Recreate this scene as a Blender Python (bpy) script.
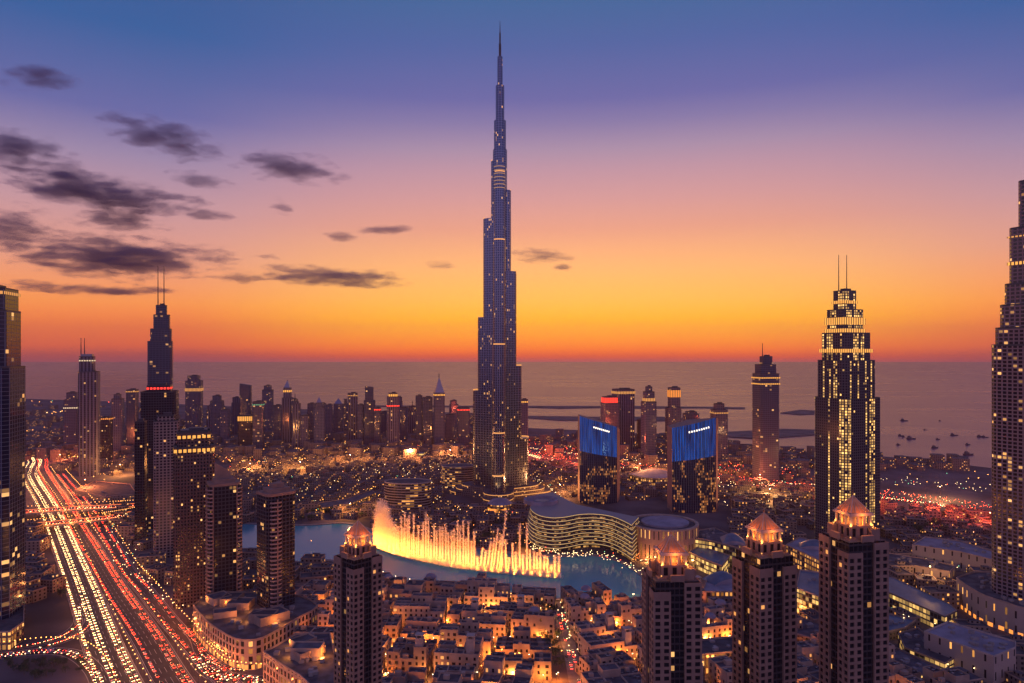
import bpy, math, random
from mathutils import Vector
R = math.radians
S = bpy.context.scene
COL = S.collection
for o in list(bpy.data.objects): bpy.data.objects.remove(o)

# ------------------------------------------------------------------ camera
FP, CAMH, Y0 = 700.0, 256.0, 352.0          # focal length in pixels, eye height, eye-level row
cam_d = bpy.data.cameras.new('camera'); cam = bpy.data.objects.new('camera', cam_d); COL.objects.link(cam)
cam.location = (0, 0, CAMH); cam.rotation_euler = (R(90), 0, 0)
cam_d.sensor_width = 36; cam_d.lens = FP/1024*36; cam_d.shift_y = (Y0-341.5)/1024
cam_d.clip_start = 1; cam_d.clip_end = 60000
S.camera = cam

# ------------------------------------------------------------------ view, world, sun
S.view_settings.view_transform = 'Standard'; S.view_settings.look = 'None'
S.view_settings.exposure = .08; S.view_settings.gamma = 1; S.view_settings.use_curve_mapping = False
S.cycles.volume_bounces = 0; S.cycles.max_bounces = 4; S.cycles.diffuse_bounces = 2; S.cycles.glossy_bounces = 2
S.cycles.transmission_bounces = 1; S.cycles.transparent_max_bounces = 8
S.cycles.sample_clamp_indirect = 2.0; S.cycles.caustics_reflective = False; S.cycles.caustics_refractive = False
S.cycles.use_denoising = True
S.cycles.volume_step_rate = 1.0

def lin(c):
    return tuple(((v/255)/12.92 if v/255 <= .04045 else (((v/255)+.055)/1.055)**2.4) for v in c)

W = bpy.data.worlds.new('World'); S.world = W; W.use_nodes = True
nt = W.node_tree; nt.nodes.clear()
def N(t, typ, **kw):
    n = t.nodes.new(typ)
    for k, v in kw.items(): setattr(n, k, v)
    return n
def mth(t, op, a, b=None, c=None, clamp=False):
    n = t.nodes.new('ShaderNodeMath'); n.operation = op; n.use_clamp = clamp
    for i, v in enumerate((a, b, c)):
        if v is None: continue
        if isinstance(v, (int, float)): n.inputs[i].default_value = v
        else: t.links.new(v, n.inputs[i])
    return n.outputs[0]
def mixc(t, f, a, b, blend='MIX'):
    n = t.nodes.new('ShaderNodeMix'); n.data_type = 'RGBA'; n.blend_type = blend
    for i, v in ((0, f), (6, a), (7, b)):
        if isinstance(v, (int, float)): n.inputs[i].default_value = v
        elif isinstance(v, tuple): n.inputs[i].default_value = (*v, 1) if len(v) == 3 else v
        else: t.links.new(v, n.inputs[i])
    return n.outputs[2]
def ramp(t, fac, stops, interp='LINEAR'):
    n = t.nodes.new('ShaderNodeValToRGB'); cr = n.color_ramp; cr.interpolation = interp
    while len(cr.elements) < len(stops): cr.elements.new(.5)
    for e, (p, c) in zip(cr.elements, stops):
        e.position = p; e.color = (*c, 1)
    t.links.new(fac, n.inputs[0]); return n.outputs[0]

tc = N(nt, 'ShaderNodeTexCoord'); sep = N(nt, 'ShaderNodeSeparateXYZ')
nt.links.new(tc.outputs['Generated'], sep.inputs[0])
zz = sep.outputs[2]
pz = mth(nt, 'DIVIDE', mth(nt, 'ADD', zz, .06), .66, clamp=True)       # height above the horizon
def zp(z): return (z+.06)/.66
GLOW = [(-.06,(120,72,76)),(-.014,(165,82,78)),(-.006,(215,88,36)),(.003,(248,118,8)),(.014,(255,142,0)),(.03,(255,163,2)),(.046,(255,178,20)),(.074,(254,184,76)),
        (.116,(250,178,108)),(.172,(224,154,130)),(.212,(205,148,148)),(.25,(184,142,158)),(.277,(162,136,163)),(.31,(128,116,162)),(.339,(100,100,160)),(.40,(74,96,156)),(.45,(60,98,150)),(.55,(52,82,138)),(.6,(62,78,128))]
SIDE = [(-.06,(110,66,74)),(-.012,(148,74,78)),(-.0037,(172,76,60)),(.0085,(228,100,40)),(.027,(243,118,36)),(.063,(249,150,70)),(.123,(222,152,130)),(.182,(192,146,154)),(.24,(152,132,164)),(.29,(100,102,160)),(.38,(50,92,152)),(.6,(58,74,124))]
BACK = [(-.06,(110,90,125)),(.0,(175,140,185)),(.06,(218,178,215)),(.14,(208,178,224)),(.25,(170,162,222)),(.4,(136,130,196)),(.6,(84,88,156))]
HAZE_D = 3.9e-5
def mkg(L, w):        # what shines through the low haze must be stronger than what is left of it
    return [(zp(z), tuple(v*math.exp(w*HAZE_D*min(18200, 644/max(z, .01))) for v in lin(c))) for z, c in L]
ra, rb, rc = ramp(nt, pz, mkg(GLOW, .75)), ramp(nt, pz, mkg(SIDE, .62)), ramp(nt, pz, [(zp(z), tuple(v*1.0 for v in lin(c))) for z, c in BACK])
hyp = mth(nt, 'SQRT', mth(nt, 'ADD', mth(nt, 'MULTIPLY', sep.outputs[0], sep.outputs[0]), mth(nt, 'MULTIPLY', sep.outputs[1], sep.outputs[1])))
SUNAZ = R(6)      # sunset direction, clockwise from +Y
dot = mth(nt, 'DIVIDE', mth(nt, 'ADD', mth(nt, 'MULTIPLY', sep.outputs[0], math.sin(SUNAZ)), mth(nt, 'MULTIPLY', sep.outputs[1], math.cos(SUNAZ))), hyp)
def mapr(t, v, a, b):
    n = t.nodes.new('ShaderNodeMapRange'); n.interpolation_type = 'SMOOTHSTEP'
    n.inputs[1].default_value = a; n.inputs[2].default_value = b; t.links.new(v, n.inputs[0]); return n.outputs[0]
front = mixc(nt, mapr(nt, dot, .84, .995), rb, ra)
skyc = mixc(nt, mapr(nt, dot, -.35, .6), rc, front)
sky = N(nt, 'ShaderNodeTexSky', sky_type='NISHITA', sun_disc=False)
sky.sun_elevation = R(1.0); sky.sun_rotation = SUNAZ; sky.altitude = 200; sky.dust_density = 3
tot = mixc(nt, .01, skyc, sky.outputs[0], 'ADD')
bg = N(nt, 'ShaderNodeBackground'); bg.inputs[1].default_value = 1.0
nt.links.new(tot, bg.inputs[0])
wo = N(nt, 'ShaderNodeOutputWorld'); nt.links.new(bg.outputs[0], wo.inputs[0])

sun_d = bpy.data.lights.new('sun', 'SUN'); sun_d.energy = .04; sun_d.angle = R(30); sun_d.color = (1, .45, .2)
sun = bpy.data.objects.new('sun', sun_d); COL.objects.link(sun)
sun.rotation_euler = (R(90-1.5), 0, math.pi - SUNAZ); sun.location = (0, 0, 1200)

# ------------------------------------------------------------------ helpers
def g(px, py, z=0.0):
    D = FP*(CAMH-z)/(py-Y0); return ((px-512)/FP*D, D)
def dist(py): return FP*CAMH/(py-Y0)

class MB:
    def __init__(s): s.v, s.f, s.m, s.uv, s.smooth = [], [], [], [], False
    def face(s, pts, m=0, uv=None):
        i = len(s.v); s.v += [tuple(p) for p in pts]; s.f.append(tuple(range(i, i+len(pts)))); s.m.append(m)
        s.uv += uv if uv else [(p[0], p[1]) for p in pts]
    def prism(s, poly, z0, z1, side=0, top=1, cell=3.5, bottom=False, ztop=None):
        """poly counter-clockwise; ztop: optional list of heights per corner"""
        n = len(poly); zt = ztop or [z1]*n; u = 0
        for i in range(n):
            a, b = poly[i], poly[(i+1) % n]; L = math.hypot(b[0]-a[0], b[1]-a[1])
            w = max(1, round(L/cell))*cell if cell else L
            j = (i+1) % n
            s.face([(a[0],a[1],z0),(b[0],b[1],z0),(b[0],b[1],zt[j]),(a[0],a[1],zt[i])], side, [(u,z0),(u+w,z0),(u+w,zt[j]),(u,zt[i])])
            u += w
        s.face([(p[0],p[1],zt[i]) for i, p in enumerate(poly)], top)
        if bottom: s.face([(p[0],p[1],z0) for p in reversed(poly)], top)
    def box(s, cx, cy, z0, w, d, h, yaw=0, side=0, top=None, cell=3.5, bottom=False):
        s.prism(rect(cx, cy, w, d, yaw), z0, z0+h, side, side if top is None else top, cell, bottom)
    def frustum(s, p0, p1, z0, z1, m=0, cap=True):
        n = len(p0)
        for i in range(n):
            j = (i+1) % n
            s.face([(*p0[i],z0),(*p0[j],z0),(*p1[j],z1),(*p1[i],z1)], m, [(i,z0),(i+1,z0),(i+1,z1),(i,z1)])
        if cap: s.face([(*p, z1) for p in p1], m)
    def parapet(s, poly, z0, h, t, m=0):
        """low wall standing on the rim of a flat roof"""
        inn = inset(poly, t); n = len(poly)
        for i in range(n):
            j = (i+1) % n; a, b, c, d = poly[i], poly[j], inn[j], inn[i]
            s.face([(*a,z0),(*b,z0),(*b,z0+h),(*a,z0+h)], m); s.face([(*c,z0),(*d,z0),(*d,z0+h),(*c,z0+h)], m)
            s.face([(*a,z0+h),(*b,z0+h),(*c,z0+h),(*d,z0+h)], m)
    def tube(s, p, q, r0, r1, m=0, n=6):
        p, q = Vector(p), Vector(q); d = (q-p).normalized()
        a = d.orthogonal().normalized(); b = d.cross(a)
        P = [p+(a*math.cos(t)+b*math.sin(t))*r0 for t in [k*2*math.pi/n for k in range(n)]]
        Q = [q+(a*math.cos(t)+b*math.sin(t))*r1 for t in [k*2*math.pi/n for k in range(n)]]
        for i in range(n):
            j = (i+1) % n; s.face([P[i], P[j], Q[j], Q[i]], m)
        s.face(Q, m); s.face(P[::-1], m)
    def ball(s, c, r, m=0, sz=1.0):
        x, y, z = c; T = [(x+r*a, y+r*b, z+r*sz*d) for a, b, d in ((1,0,0),(0,1,0),(-1,0,0),(0,-1,0),(0,0,1),(0,0,-1))]
        for a, b, c2 in ((0,1,4),(1,2,4),(2,3,4),(3,0,4),(1,0,5),(2,1,5),(3,2,5),(0,3,5)): s.face([T[a],T[b],T[c2]], m)
    def mesh(s, name, mats):
        me = bpy.data.meshes.new(name); me.from_pydata(s.v, [], s.f)
        for m in mats: me.materials.append(m)
        me.polygons.foreach_set('material_index', s.m)
        if len(s.uv) == len(me.loops):
            l = me.uv_layers.new(name='UVMap'); l.data.foreach_set('uv', [c for p in s.uv for c in p])
        if s.smooth: me.polygons.foreach_set('use_smooth', [True]*len(s.f))
        me.update(); return me
    def build(s, name, mats, parent=None, loc=(0,0,0), rz=0):
        return link(name, s.mesh(name, mats if isinstance(mats, (list, tuple)) else [mats]), parent, loc, rz)
def link(name, me, parent=None, loc=(0,0,0), rz=0):
    o = bpy.data.objects.new(name, me); COL.objects.link(o); o.location = loc; o.rotation_euler = (0,0,rz)
    if parent: o.parent = parent
    return o
def tag(o, label=None, cat=None, group=None, kind=None):
    if label: o['label'] = label
    if cat: o['category'] = cat
    if group: o['group'] = group
    if kind: o['kind'] = kind
    return o
def thing(name, label, cat, loc=(0,0,0), rz=0, group=None):
    return tag(link(name, None, None, loc, rz), label, cat, group)
def copy_tree(o, parent=None):
    c = o.copy(); COL.objects.link(c)
    if parent: c.parent = parent
    for ch in list(o.children): copy_tree(ch, c)
    return c
def rect(cx, cy, w, d, yaw=0):
    c, s = math.cos(yaw), math.sin(yaw)
    return [(cx+x*c-y*s, cy+x*s+y*c) for x, y in ((-w/2,-d/2),(w/2,-d/2),(w/2,d/2),(-w/2,d/2))]
def ngon(cx, cy, r, n=32, ry=None, a0=0):
    return [(cx+r*math.cos(a0+k*2*math.pi/n), cy+(ry or r)*math.sin(a0+k*2*math.pi/n)) for k in range(n)]
def area(poly): return .5*sum(a[0]*b[1]-b[0]*a[1] for a, b in zip(poly, poly[1:]+poly[:1]))
def ccw(poly): return poly if area(poly) > 0 else poly[::-1]
def inset(poly, t):
    n = len(poly); out = []
    for i in range(n):
        p0, p, p1 = Vector(poly[i-1]), Vector(poly[i]), Vector(poly[(i+1) % n])
        e0 = (p-p0).normalized(); e1 = (p1-p).normalized()
        n0, n1 = Vector((-e0.y, e0.x)), Vector((-e1.y, e1.x)); b = (n0+n1)
        if b.length < 1e-4: b = n0
        b.normalize(); k = t/max(.35, b.dot(n0)); out.append((p.x+b.x*k, p.y+b.y*k))
    return out
def smooth(pts, n=8):
    out = []; P = [Vector(p) for p in pts]; P = [P[0]*2-P[1]]+P+[P[-1]*2-P[-2]]
    for i in range(1, len(P)-2):
        a, b, c, d = P[i-1:i+3]
        for k in range(n):
            t = k/n; out.append(.5*((2*b)+(c-a)*t+(2*a-5*b+4*c-d)*t*t+(3*b-a-3*c+d)*t**3))
    out.append(P[-2]); return out
def offset_line(pts, off):
    out = []
    for i, p in enumerate(pts):
        d = (pts[min(i+1, len(pts)-1)]-pts[max(i-1, 0)]); d = Vector((d.x, d.y)).normalized()
        q = Vector(p); q.x += -d.y*off; q.y += d.x*off; out.append(q)
    return out
def inpoly(p, poly):
    x, y = p; r = False; j = len(poly)-1
    for i in range(len(poly)):
        xi, yi = poly[i]; xj, yj = poly[j]
        if (yi > y) != (yj > y) and x < (xj-xi)*(y-yi)/(yj-yi)+xi: r = not r
        j = i
    return r
OCC_POLY, OCC_CIRC, OCC_LINE = [], [], []      # what already stands where
def free(x, y, r):
    for a, b, q in OCC_CIRC:
        if (a-x)**2+(b-y)**2 < (q+r)**2: return False
    for poly in OCC_POLY:
        if inpoly((x, y), poly) or any(inpoly((x+r*c, y+r*s), poly) for c, s in ((1,0),(-1,0),(0,1),(0,-1),(.7,.7),(.7,-.7),(-.7,.7),(-.7,-.7))): return False
        if any((a-x)**2+(b-y)**2 < r*r for a, b in poly): return False
    for pts, hw in OCC_LINE:
        if any((p.x-x)**2+(p.y-y)**2 < (hw+r)**2 for p in pts): return False
    return True

# ------------------------------------------------------------------ materials
def principled(name):
    m = bpy.data.materials.new(name); m.use_nodes = True
    return m, m.node_tree, m.node_tree.nodes['Principled BSDF']
def setin(t, sock, v):
    if isinstance(v, tuple): sock.default_value = (*v, 1) if len(v) == 3 else v
    elif isinstance(v, (int, float)): sock.default_value = v
    else: t.links.new(v, sock)
def mat(name, col, rough=.8, metal=0, noise=0, scale=.2, col2=None, bump=0, vary=0):
    m, t, b = principled(name)
    c = col
    if noise or col2:
        tx = N(t, 'ShaderNodeTexCoord'); nz = N(t, 'ShaderNodeTexNoise'); nz.inputs['Scale'].default_value = scale; nz.inputs['Detail'].default_value = 5
        t.links.new(tx.outputs['Object'], nz.inputs['Vector'])
        k = noise or .5
        c = mixc(t, mapr(t, nz.outputs[0], .32, .68), tuple(v*(1-k) for v in col), col2 or tuple(min(1, v*(1+k)) for v in col))
        if bump:
            bp = N(t, 'ShaderNodeBump'); bp.inputs['Strength'].default_value = bump; t.links.new(nz.outputs[0], bp.inputs['Height']); t.links.new(bp.outputs[0], b.inputs['Normal'])
    if vary:
        oi = N(t, 'ShaderNodeObjectInfo')
        hs = N(t, 'ShaderNodeHueSaturation'); setin(t, hs.inputs['Color'], c)
        t.links.new(mth(t, 'ADD', mth(t, 'MULTIPLY', oi.outputs['Random'], 2*vary), 1-vary), hs.inputs['Value']); c = hs.outputs[0]
    setin(t, b.inputs['Base Color'], c); b.inputs['Roughness'].default_value = rough; b.inputs['Metallic'].default_value = metal
    return m
def lamp_mat(name, col, strength, sample=False):
    m, t, b = principled(name)
    b.inputs['Base Color'].default_value = (.2, .2, .2, 1); b.inputs['Emission Color'].default_value = (*col, 1); b.inputs['Emission Strength'].default_value = strength
    if not sample: m.cycles.emission_sampling = 'NONE'
    return m
def band_mat(name, col, strength):
    m, t, b = principled(name); tx = N(t, 'ShaderNodeTexCoord'); sp = N(t, 'ShaderNodeSeparateXYZ'); t.links.new(tx.outputs['UV'], sp.inputs[0])
    b.inputs['Base Color'].default_value = (.05,.045,.05,1); b.inputs['Emission Color'].default_value = (*col,1)
    t.links.new(mth(t, 'MULTIPLY', mth(t, 'LESS_THAN', mth(t, 'ABSOLUTE', mth(t, 'SUBTRACT', mth(t, 'FRACT', sp.outputs[0]), .5)), .33), strength), b.inputs['Emission Strength'])
    m.cycles.emission_sampling = 'NONE'; return m
def facade(name, wall, glass=(.02,.025,.035), cw=3.5, fh=3.6, fx=.6, fy=.6, lit=.08, warm=(1,.5,.16), E=2.2, grough=.12, wrough=.75,
           cv=0.0, gmetal=0.0, wmetal=0.0, cluster=.8, wvar=.15, band=0, bandw=.18):
    """a wall of rooms: glass cells in a wall grid, some of them with a lamp on inside"""
    m, t, b = principled(name)
    tx = N(t, 'ShaderNodeTexCoord'); sp = N(t, 'ShaderNodeSeparateXYZ'); t.links.new(tx.outputs['UV'], sp.inputs[0])
    oi = N(t, 'ShaderNodeObjectInfo'); rnd = mth(t, 'MULTIPLY', oi.outputs['Random'], 917.3)
    u = mth(t, 'DIVIDE', sp.outputs[0], cw); v = mth(t, 'DIVIDE', sp.outputs[1], fh)
    fu, fv = mth(t, 'FRACT', u), mth(t, 'FRACT', v); iu = mth(t, 'ADD', mth(t, 'FLOOR', u), mth(t, 'FLOOR', rnd)); iv = mth(t, 'FLOOR', v)
    cb = N(t, 'ShaderNodeCombineXYZ'); t.links.new(iu, cb.inputs[0]); t.links.new(iv, cb.inputs[1])
    wn = N(t, 'ShaderNodeTexWhiteNoise', noise_dimensions='3D'); t.links.new(cb.outputs[0], wn.inputs['Vector'])
    wc = N(t, 'ShaderNodeTexWhiteNoise', noise_dimensions='1D'); t.links.new(iu, wc.inputs['W'])
    nz = N(t, 'ShaderNodeTexNoise'); nz.inputs['Scale'].default_value = .13; nz.inputs['Detail'].default_value = 1; t.links.new(cb.outputs[0], nz.inputs['Vector'])
    inw = mth(t, 'MULTIPLY', mth(t, 'LESS_THAN', mth(t, 'ABSOLUTE', mth(t, 'SUBTRACT', fu, .5)), fx/2), mth(t, 'LESS_THAN', mth(t, 'ABSOLUTE', mth(t, 'SUBTRACT', fv, .5)), fy/2))
    if band:
        inw = mth(t, 'MULTIPLY', inw, mth(t, 'GREATER_THAN', mth(t, 'FRACT', mth(t, 'DIVIDE', v, band)), bandw))
    L = mth(t, 'MULTIPLY', lit, mth(t, 'ADD', 1-cluster, mth(t, 'MULTIPLY', mapr(t, nz.outputs[0], .42, .62), 2*cluster)))
    if cv: L = mth(t, 'MULTIPLY', L, mth(t, 'ADD', 1-cv, mth(t, 'MULTIPLY', mth(t, 'GREATER_THAN', wc.outputs[0], .6), 2.2*cv)))
    on = mth(t, 'MULTIPLY', inw, mth(t, 'LESS_THAN', wn.outputs[0], L))
    sc = N(t, 'ShaderNodeSeparateColor'); t.links.new(wn.outputs[1], sc.inputs[0])
    st = mth(t, 'MULTIPLY', mth(t, 'MULTIPLY', on, E*.62), mth(t, 'ADD', .2, mth(t, 'MULTIPLY', mth(t, 'MULTIPLY', sc.outputs[1], sc.outputs[1]), 1.2)))
    wcol = mixc(t, mth(t, 'MULTIPLY', sc.outputs[2], .4), (*(v*w for v, w in zip(warm, (1,.85,.7))),), (1, .62, .25))
    w2 = mixc(t, mth(t, 'MULTIPLY', oi.outputs['Random'], wvar*2), wall, tuple(x*(1-.5) for x in wall))
    b2 = mixc(t, inw, w2, glass)
    t.links.new(b2, b.inputs['Base Color'])
    t.links.new(mth(t, 'ADD', wrough, mth(t, 'MULTIPLY', inw, grough-wrough)), b.inputs['Roughness'])
    if gmetal or wmetal: t.links.new(mth(t, 'ADD', wmetal, mth(t, 'MULTIPLY', inw, gmetal-wmetal)), b.inputs['Metallic'])
    t.links.new(wcol, b.inputs['Emission Color']); t.links.new(st, b.inputs['Emission Strength'])
    m.cycles.emission_sampling = 'NONE'
    return m

M = {}
M['ground'] = mat('urban_ground', (.11,.082,.08), .95, noise=.45, scale=.012, bump=0)
M['asphalt'] = mat('asphalt', (.055,.05,.05), .7, noise=.25, scale=.08)
M['pave'] = mat('paving', (.24,.19,.17), .85, noise=.2, scale=.15)
M['kerb'] = mat('kerb_stone', (.38,.33,.3), .8)
M['paint'] = mat('road_paint', (.75,.72,.68), .7)
M['concrete'] = mat('concrete', (.3,.26,.24), .85, noise=.2, scale=.1)
M['sand'] = mat('sand', (.17,.12,.1), .95, noise=.35, scale=.02)
M['beige'] = mat('beige_render', (.40,.27,.20), .88, noise=.16, scale=.12, vary=.2)
M['beige2'] = mat('pale_stone', (.48,.36,.29), .85, noise=.12, scale=.2)
M['tower_stone'] = mat('tower_stone', (.31,.18,.13), .8, noise=.12, scale=.15)
M['roof'] = mat('roof_felt', (.10,.085,.09), .9, noise=.4, scale=.12, vary=.25)
M['roof_pale'] = mat('pale_roof', (.3,.26,.29), .85, noise=.2, scale=.06)
M['roof_blue'] = mat('metal_roof', (.11,.15,.2), .45, noise=.15, scale=.1)
M['dark_glass'] = mat('dark_glass', (.012,.013,.018), .08)
M['window'] = mat('window_glass', (.018,.016,.02), .15)
M['dark'] = mat('dark_metal', (.045,.045,.055), .5)
M['steel'] = mat('steel', (.25,.25,.3), .35, metal=.7)
M['white'] = mat('white_slab', (.32,.27,.24), .6)
M['bronze'] = mat('bronze_roof', (.55,.24,.08), .5, noise=.2, scale=.4)
M['foliage'] = mat('foliage', (.05,.075,.03), .8, noise=.5, scale=.5)
M['bark'] = mat('bark', (.11,.075,.05), .9)
M['hull'] = mat('boat_hull', (.14,.1,.1), .5)
M['red_metal'] = mat('red_panel', (.4,.05,.04), .6)
M['gold'] = lamp_mat('gold_light', (1,.42,.07), 1.3)
M['amber'] = lamp_mat('amber_light', (1,.30,.04), 1.3)
M['warmlit'] = lamp_mat('warm_room_light', (1,.40,.08), .95)
M['yellowlit'] = lamp_mat('yellow_light', (1,.62,.2), .95)
M['glow_amber'] = lamp_mat('added_amber_glow', (1,.2,.03), 2.2, True)
M['redlit'] = lamp_mat('red_light', (1,.05,.02), 3)
M['whitelit'] = lamp_mat('white_light', (1,.85,.65), 2.2)
M['greenlit'] = lamp_mat('green_light', (.1,1,.25), 1.5)
M['lamp_orange'] = lamp_mat('lamp_orange', (1,.42,.1), 10)
M['lamp_white'] = lamp_mat('lamp_white', (1,.75,.45), 10)
M['headlight'] = lamp_mat('headlight_lamp', (1,.66,.28), 15)
M['taillight'] = lamp_mat('taillight_lamp', (1,.035,.015), 16)

BM = {'gold':band_mat('gold_lit_floor',(1,.42,.07),1.2),'amber':band_mat('amber_lit_floor',(1,.3,.04),1.1),'warmlit':band_mat('warm_lit_floor',(1,.42,.1),.8),'yellowlit':band_mat('yellow_lit_floor',(1,.6,.18),.9),'redlit':band_mat('red_lit_floor',(1,.04,.02),2),'whitelit':band_mat('white_lit_floor',(1,.7,.42),.9),'greenlit':band_mat('green_lit_floor',(.2,.8,.4),.5)}
F = {}
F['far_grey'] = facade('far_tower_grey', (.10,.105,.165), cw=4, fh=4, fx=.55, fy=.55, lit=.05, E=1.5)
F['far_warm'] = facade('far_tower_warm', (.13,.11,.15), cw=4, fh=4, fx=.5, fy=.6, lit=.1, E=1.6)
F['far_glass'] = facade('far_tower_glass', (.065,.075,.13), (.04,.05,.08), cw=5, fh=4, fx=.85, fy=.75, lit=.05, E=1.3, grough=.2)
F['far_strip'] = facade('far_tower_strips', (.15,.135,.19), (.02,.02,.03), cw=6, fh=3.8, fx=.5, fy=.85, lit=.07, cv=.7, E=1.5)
F['dark'] = facade('dark_tower', (.045,.04,.055), (.012,.012,.018), cw=3.2, fh=3.6, fx=.75, fy=.7, lit=.035, E=1.8)
F['lattice'] = facade('lattice_tower', (.34,.25,.23), (.015,.015,.02), cw=4.2, fh=3.6, fx=.62, fy=.62, lit=.07, E=2)
F['blue_strip'] = facade('blue_finned_tower', (.16,.17,.22), (.015,.025,.06), cw=5, fh=3.8, fx=.86, fy=.9, lit=.06, E=1.6, cluster=1, gmetal=.4)
F['brown'] = facade('brown_tower', (.13,.075,.065), (.012,.012,.016), cw=3.0, fh=3.4, fx=.5, fy=.55, lit=.11, cv=.5, E=2.2)
F['khalifa'] = facade('silver_curtain_wall', (.20,.225,.31), (.035,.06,.12), cw=3.4, fh=4.2, fx=.58, fy=.8, lit=.06, E=1.2, grough=.15, wrough=.3, gmetal=.8, wmetal=.9, wvar=0)
F['address'] = facade('hotel_tower', (.1,.08,.085), (.02,.02,.028), cw=3.6, fh=3.6, fx=.6, fy=.66, lit=.42, cv=.95, E=2.6, warm=(1,.6,.17), cluster=.1)
F['boulevard'] = facade('boulevard_tower', (.25,.175,.175), (.015,.012,.016), cw=4.6, fh=3.6, fx=.7, fy=.66, lit=.13, cv=.5, E=1.9, wvar=0)
F['house'] = facade('house_wall', (.26,.19,.16), (.02,.018,.02), cw=4, fh=3.6, fx=.4, fy=.5, lit=.16, warm=(1,.42,.1), E=2.2, cluster=.5, wvar=.5)
F['mall'] = facade('mall_glazing', (.12,.11,.1), (.03,.03,.03), cw=4, fh=5, fx=.85, fy=.7, lit=.75, warm=(1,.66,.2), E=1.7, cluster=.4)
F['mall_orange'] = facade('mall_glazing_orange', (.2,.14,.1), (.03,.03,.03), cw=4.5, fh=6, fx=.6, fy=.65, lit=.8, warm=(1,.42,.08), E=2, cluster=.3)
F['mall_dim'] = facade('balcony_rooms', (.1,.08,.07), (.03,.03,.03), cw=3.5, fh=4.75, fx=.9, fy=.45, lit=.55, warm=(1,.5,.12), E=1.0, cluster=.4)
F['rotana'] = facade('banded_office', (.26,.17,.12), (.02,.02,.02), cw=5, fh=4.2, fx=.96, fy=.5, lit=.3, warm=(1,.45,.1), E=1.6, cluster=.8)

# ------------------------------------------------------------------ ground, sea, lake
def sheet(name, poly, z, m, holes=None):
    b = MB(); b.face([(p[0], p[1], z) for p in poly]); o = b.build(name, m); o['kind'] = 'structure'; return o
coast_px = [(-700,400),(0,398),(130,402),(300,409),(480,413),(528,428),(600,431),(650,434),(720,440),(735,447),(780,450),(880,456),(940,462),(1000,469),(1040,476),(1500,520)]
coast = [g(*p) for p in coast_px]
sheet('ground', [(-17000,-6000),(17000,-6000),(17000,coast[-1][1])] + coast[::-1] + [(-17000,coast[0][1])], 0, M['ground'])

m, t, b = principled('sea_water')
b.inputs['Specular IOR Level'].default_value = .36; b.inputs['Base Color'].default_value = (.20,.06,.10,1); b.inputs['Roughness'].default_value = .3; b.inputs['IOR'].default_value = 1.33  # mauve base puts the tint of the dusk haze into the water colour
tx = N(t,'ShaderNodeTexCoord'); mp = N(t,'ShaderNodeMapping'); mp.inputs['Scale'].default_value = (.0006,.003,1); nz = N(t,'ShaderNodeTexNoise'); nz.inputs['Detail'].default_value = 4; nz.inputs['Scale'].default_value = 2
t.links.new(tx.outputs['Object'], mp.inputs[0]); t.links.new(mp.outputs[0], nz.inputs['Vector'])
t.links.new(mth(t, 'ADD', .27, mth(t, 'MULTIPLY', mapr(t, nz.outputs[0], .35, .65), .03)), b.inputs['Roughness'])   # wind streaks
M['sea'] = m
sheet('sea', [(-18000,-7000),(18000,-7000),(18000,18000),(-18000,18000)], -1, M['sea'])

def island(px):
    b = MB(); P = ccw([g(*p) for p in px]); b.prism(P, -.9, 1.5, 0, 0); o = b.build('island', M['sand']); o['kind'] = 'structure'
island([(528,407.5),(560,408.6),(600,407.8),(640,408.4),(700,408),(745,409),(745,407.6),(640,406.2),(560,406.2),(528,406)])
island([(375,406.6),(480,407.2),(480,406),(375,405.6)])
island([(528,418),(560,420.5),(600,420),(660,421),(700,419),(660,417),(590,417),(528,416)])
island([(780,413),(800,415),(818,414),(818,411),(800,410)])
island([(728,437),(760,439),(815,435),(815,430),(780,429),(750,431),(728,432)])

def water_mat(name, col, rough, sc, strength):
    m, t, b = principled(name)
    b.inputs['Base Color'].default_value = (*col,1); b.inputs['Roughness'].default_value = rough; b.inputs['IOR'].default_value = 1.33
    tx = N(t,'ShaderNodeTexCoord'); nz = N(t,'ShaderNodeTexNoise'); nz.inputs['Scale'].default_value = sc; nz.inputs['Detail'].default_value = 3
    t.links.new(tx.outputs['Object'], nz.inputs['Vector'])
    bp = N(t,'ShaderNodeBump'); bp.inputs['Strength'].default_value = strength; bp.inputs['Distance'].default_value = 1; t.links.new(nz.outputs[0], bp.inputs['Height']); t.links.new(bp.outputs[0], b.inputs['Normal'])
    return m
M['lake'] = water_mat('lake_water', (.05,.33,.38), .14, .28, .3)
lake_px = [(238,524),(300,526),(345,524),(370,531),(398,540),(440,546),(480,550),(515,554),(540,556),(565,557),(590,556),(612,560),(627,567),(641,577),(647,590),(640,598),(585,599),(548,598),(500,594),(440,588),(400,581),(382,574),(360,566),(330,560),(300,562),(270,556),(238,552)]
lake = ccw([(p.x,p.y) for p in smooth([g(*p) for p in lake_px]+[g(*lake_px[0])], 5)][:-1])
sheet('lake', lake, .12, M['lake']); OCC_POLY.append(lake)
b = MB(); ins = inset(lake, -7)
n = len(lake)
for i in range(n):
    j = (i+1) % n
    b.face([(*lake[i],.9),(*lake[j],.9),(*ins[j],.9),(*ins[i],.9)][::-1]); b.face([(*lake[i],0),(*lake[j],0),(*lake[j],.9),(*lake[i],.9)])
    b.face([(*ins[i],0),(*ins[j],0),(*ins[j],.9),(*ins[i],.9)])
o = b.build('lakeside_path', M['pave']); o['kind'] = 'structure'

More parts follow.
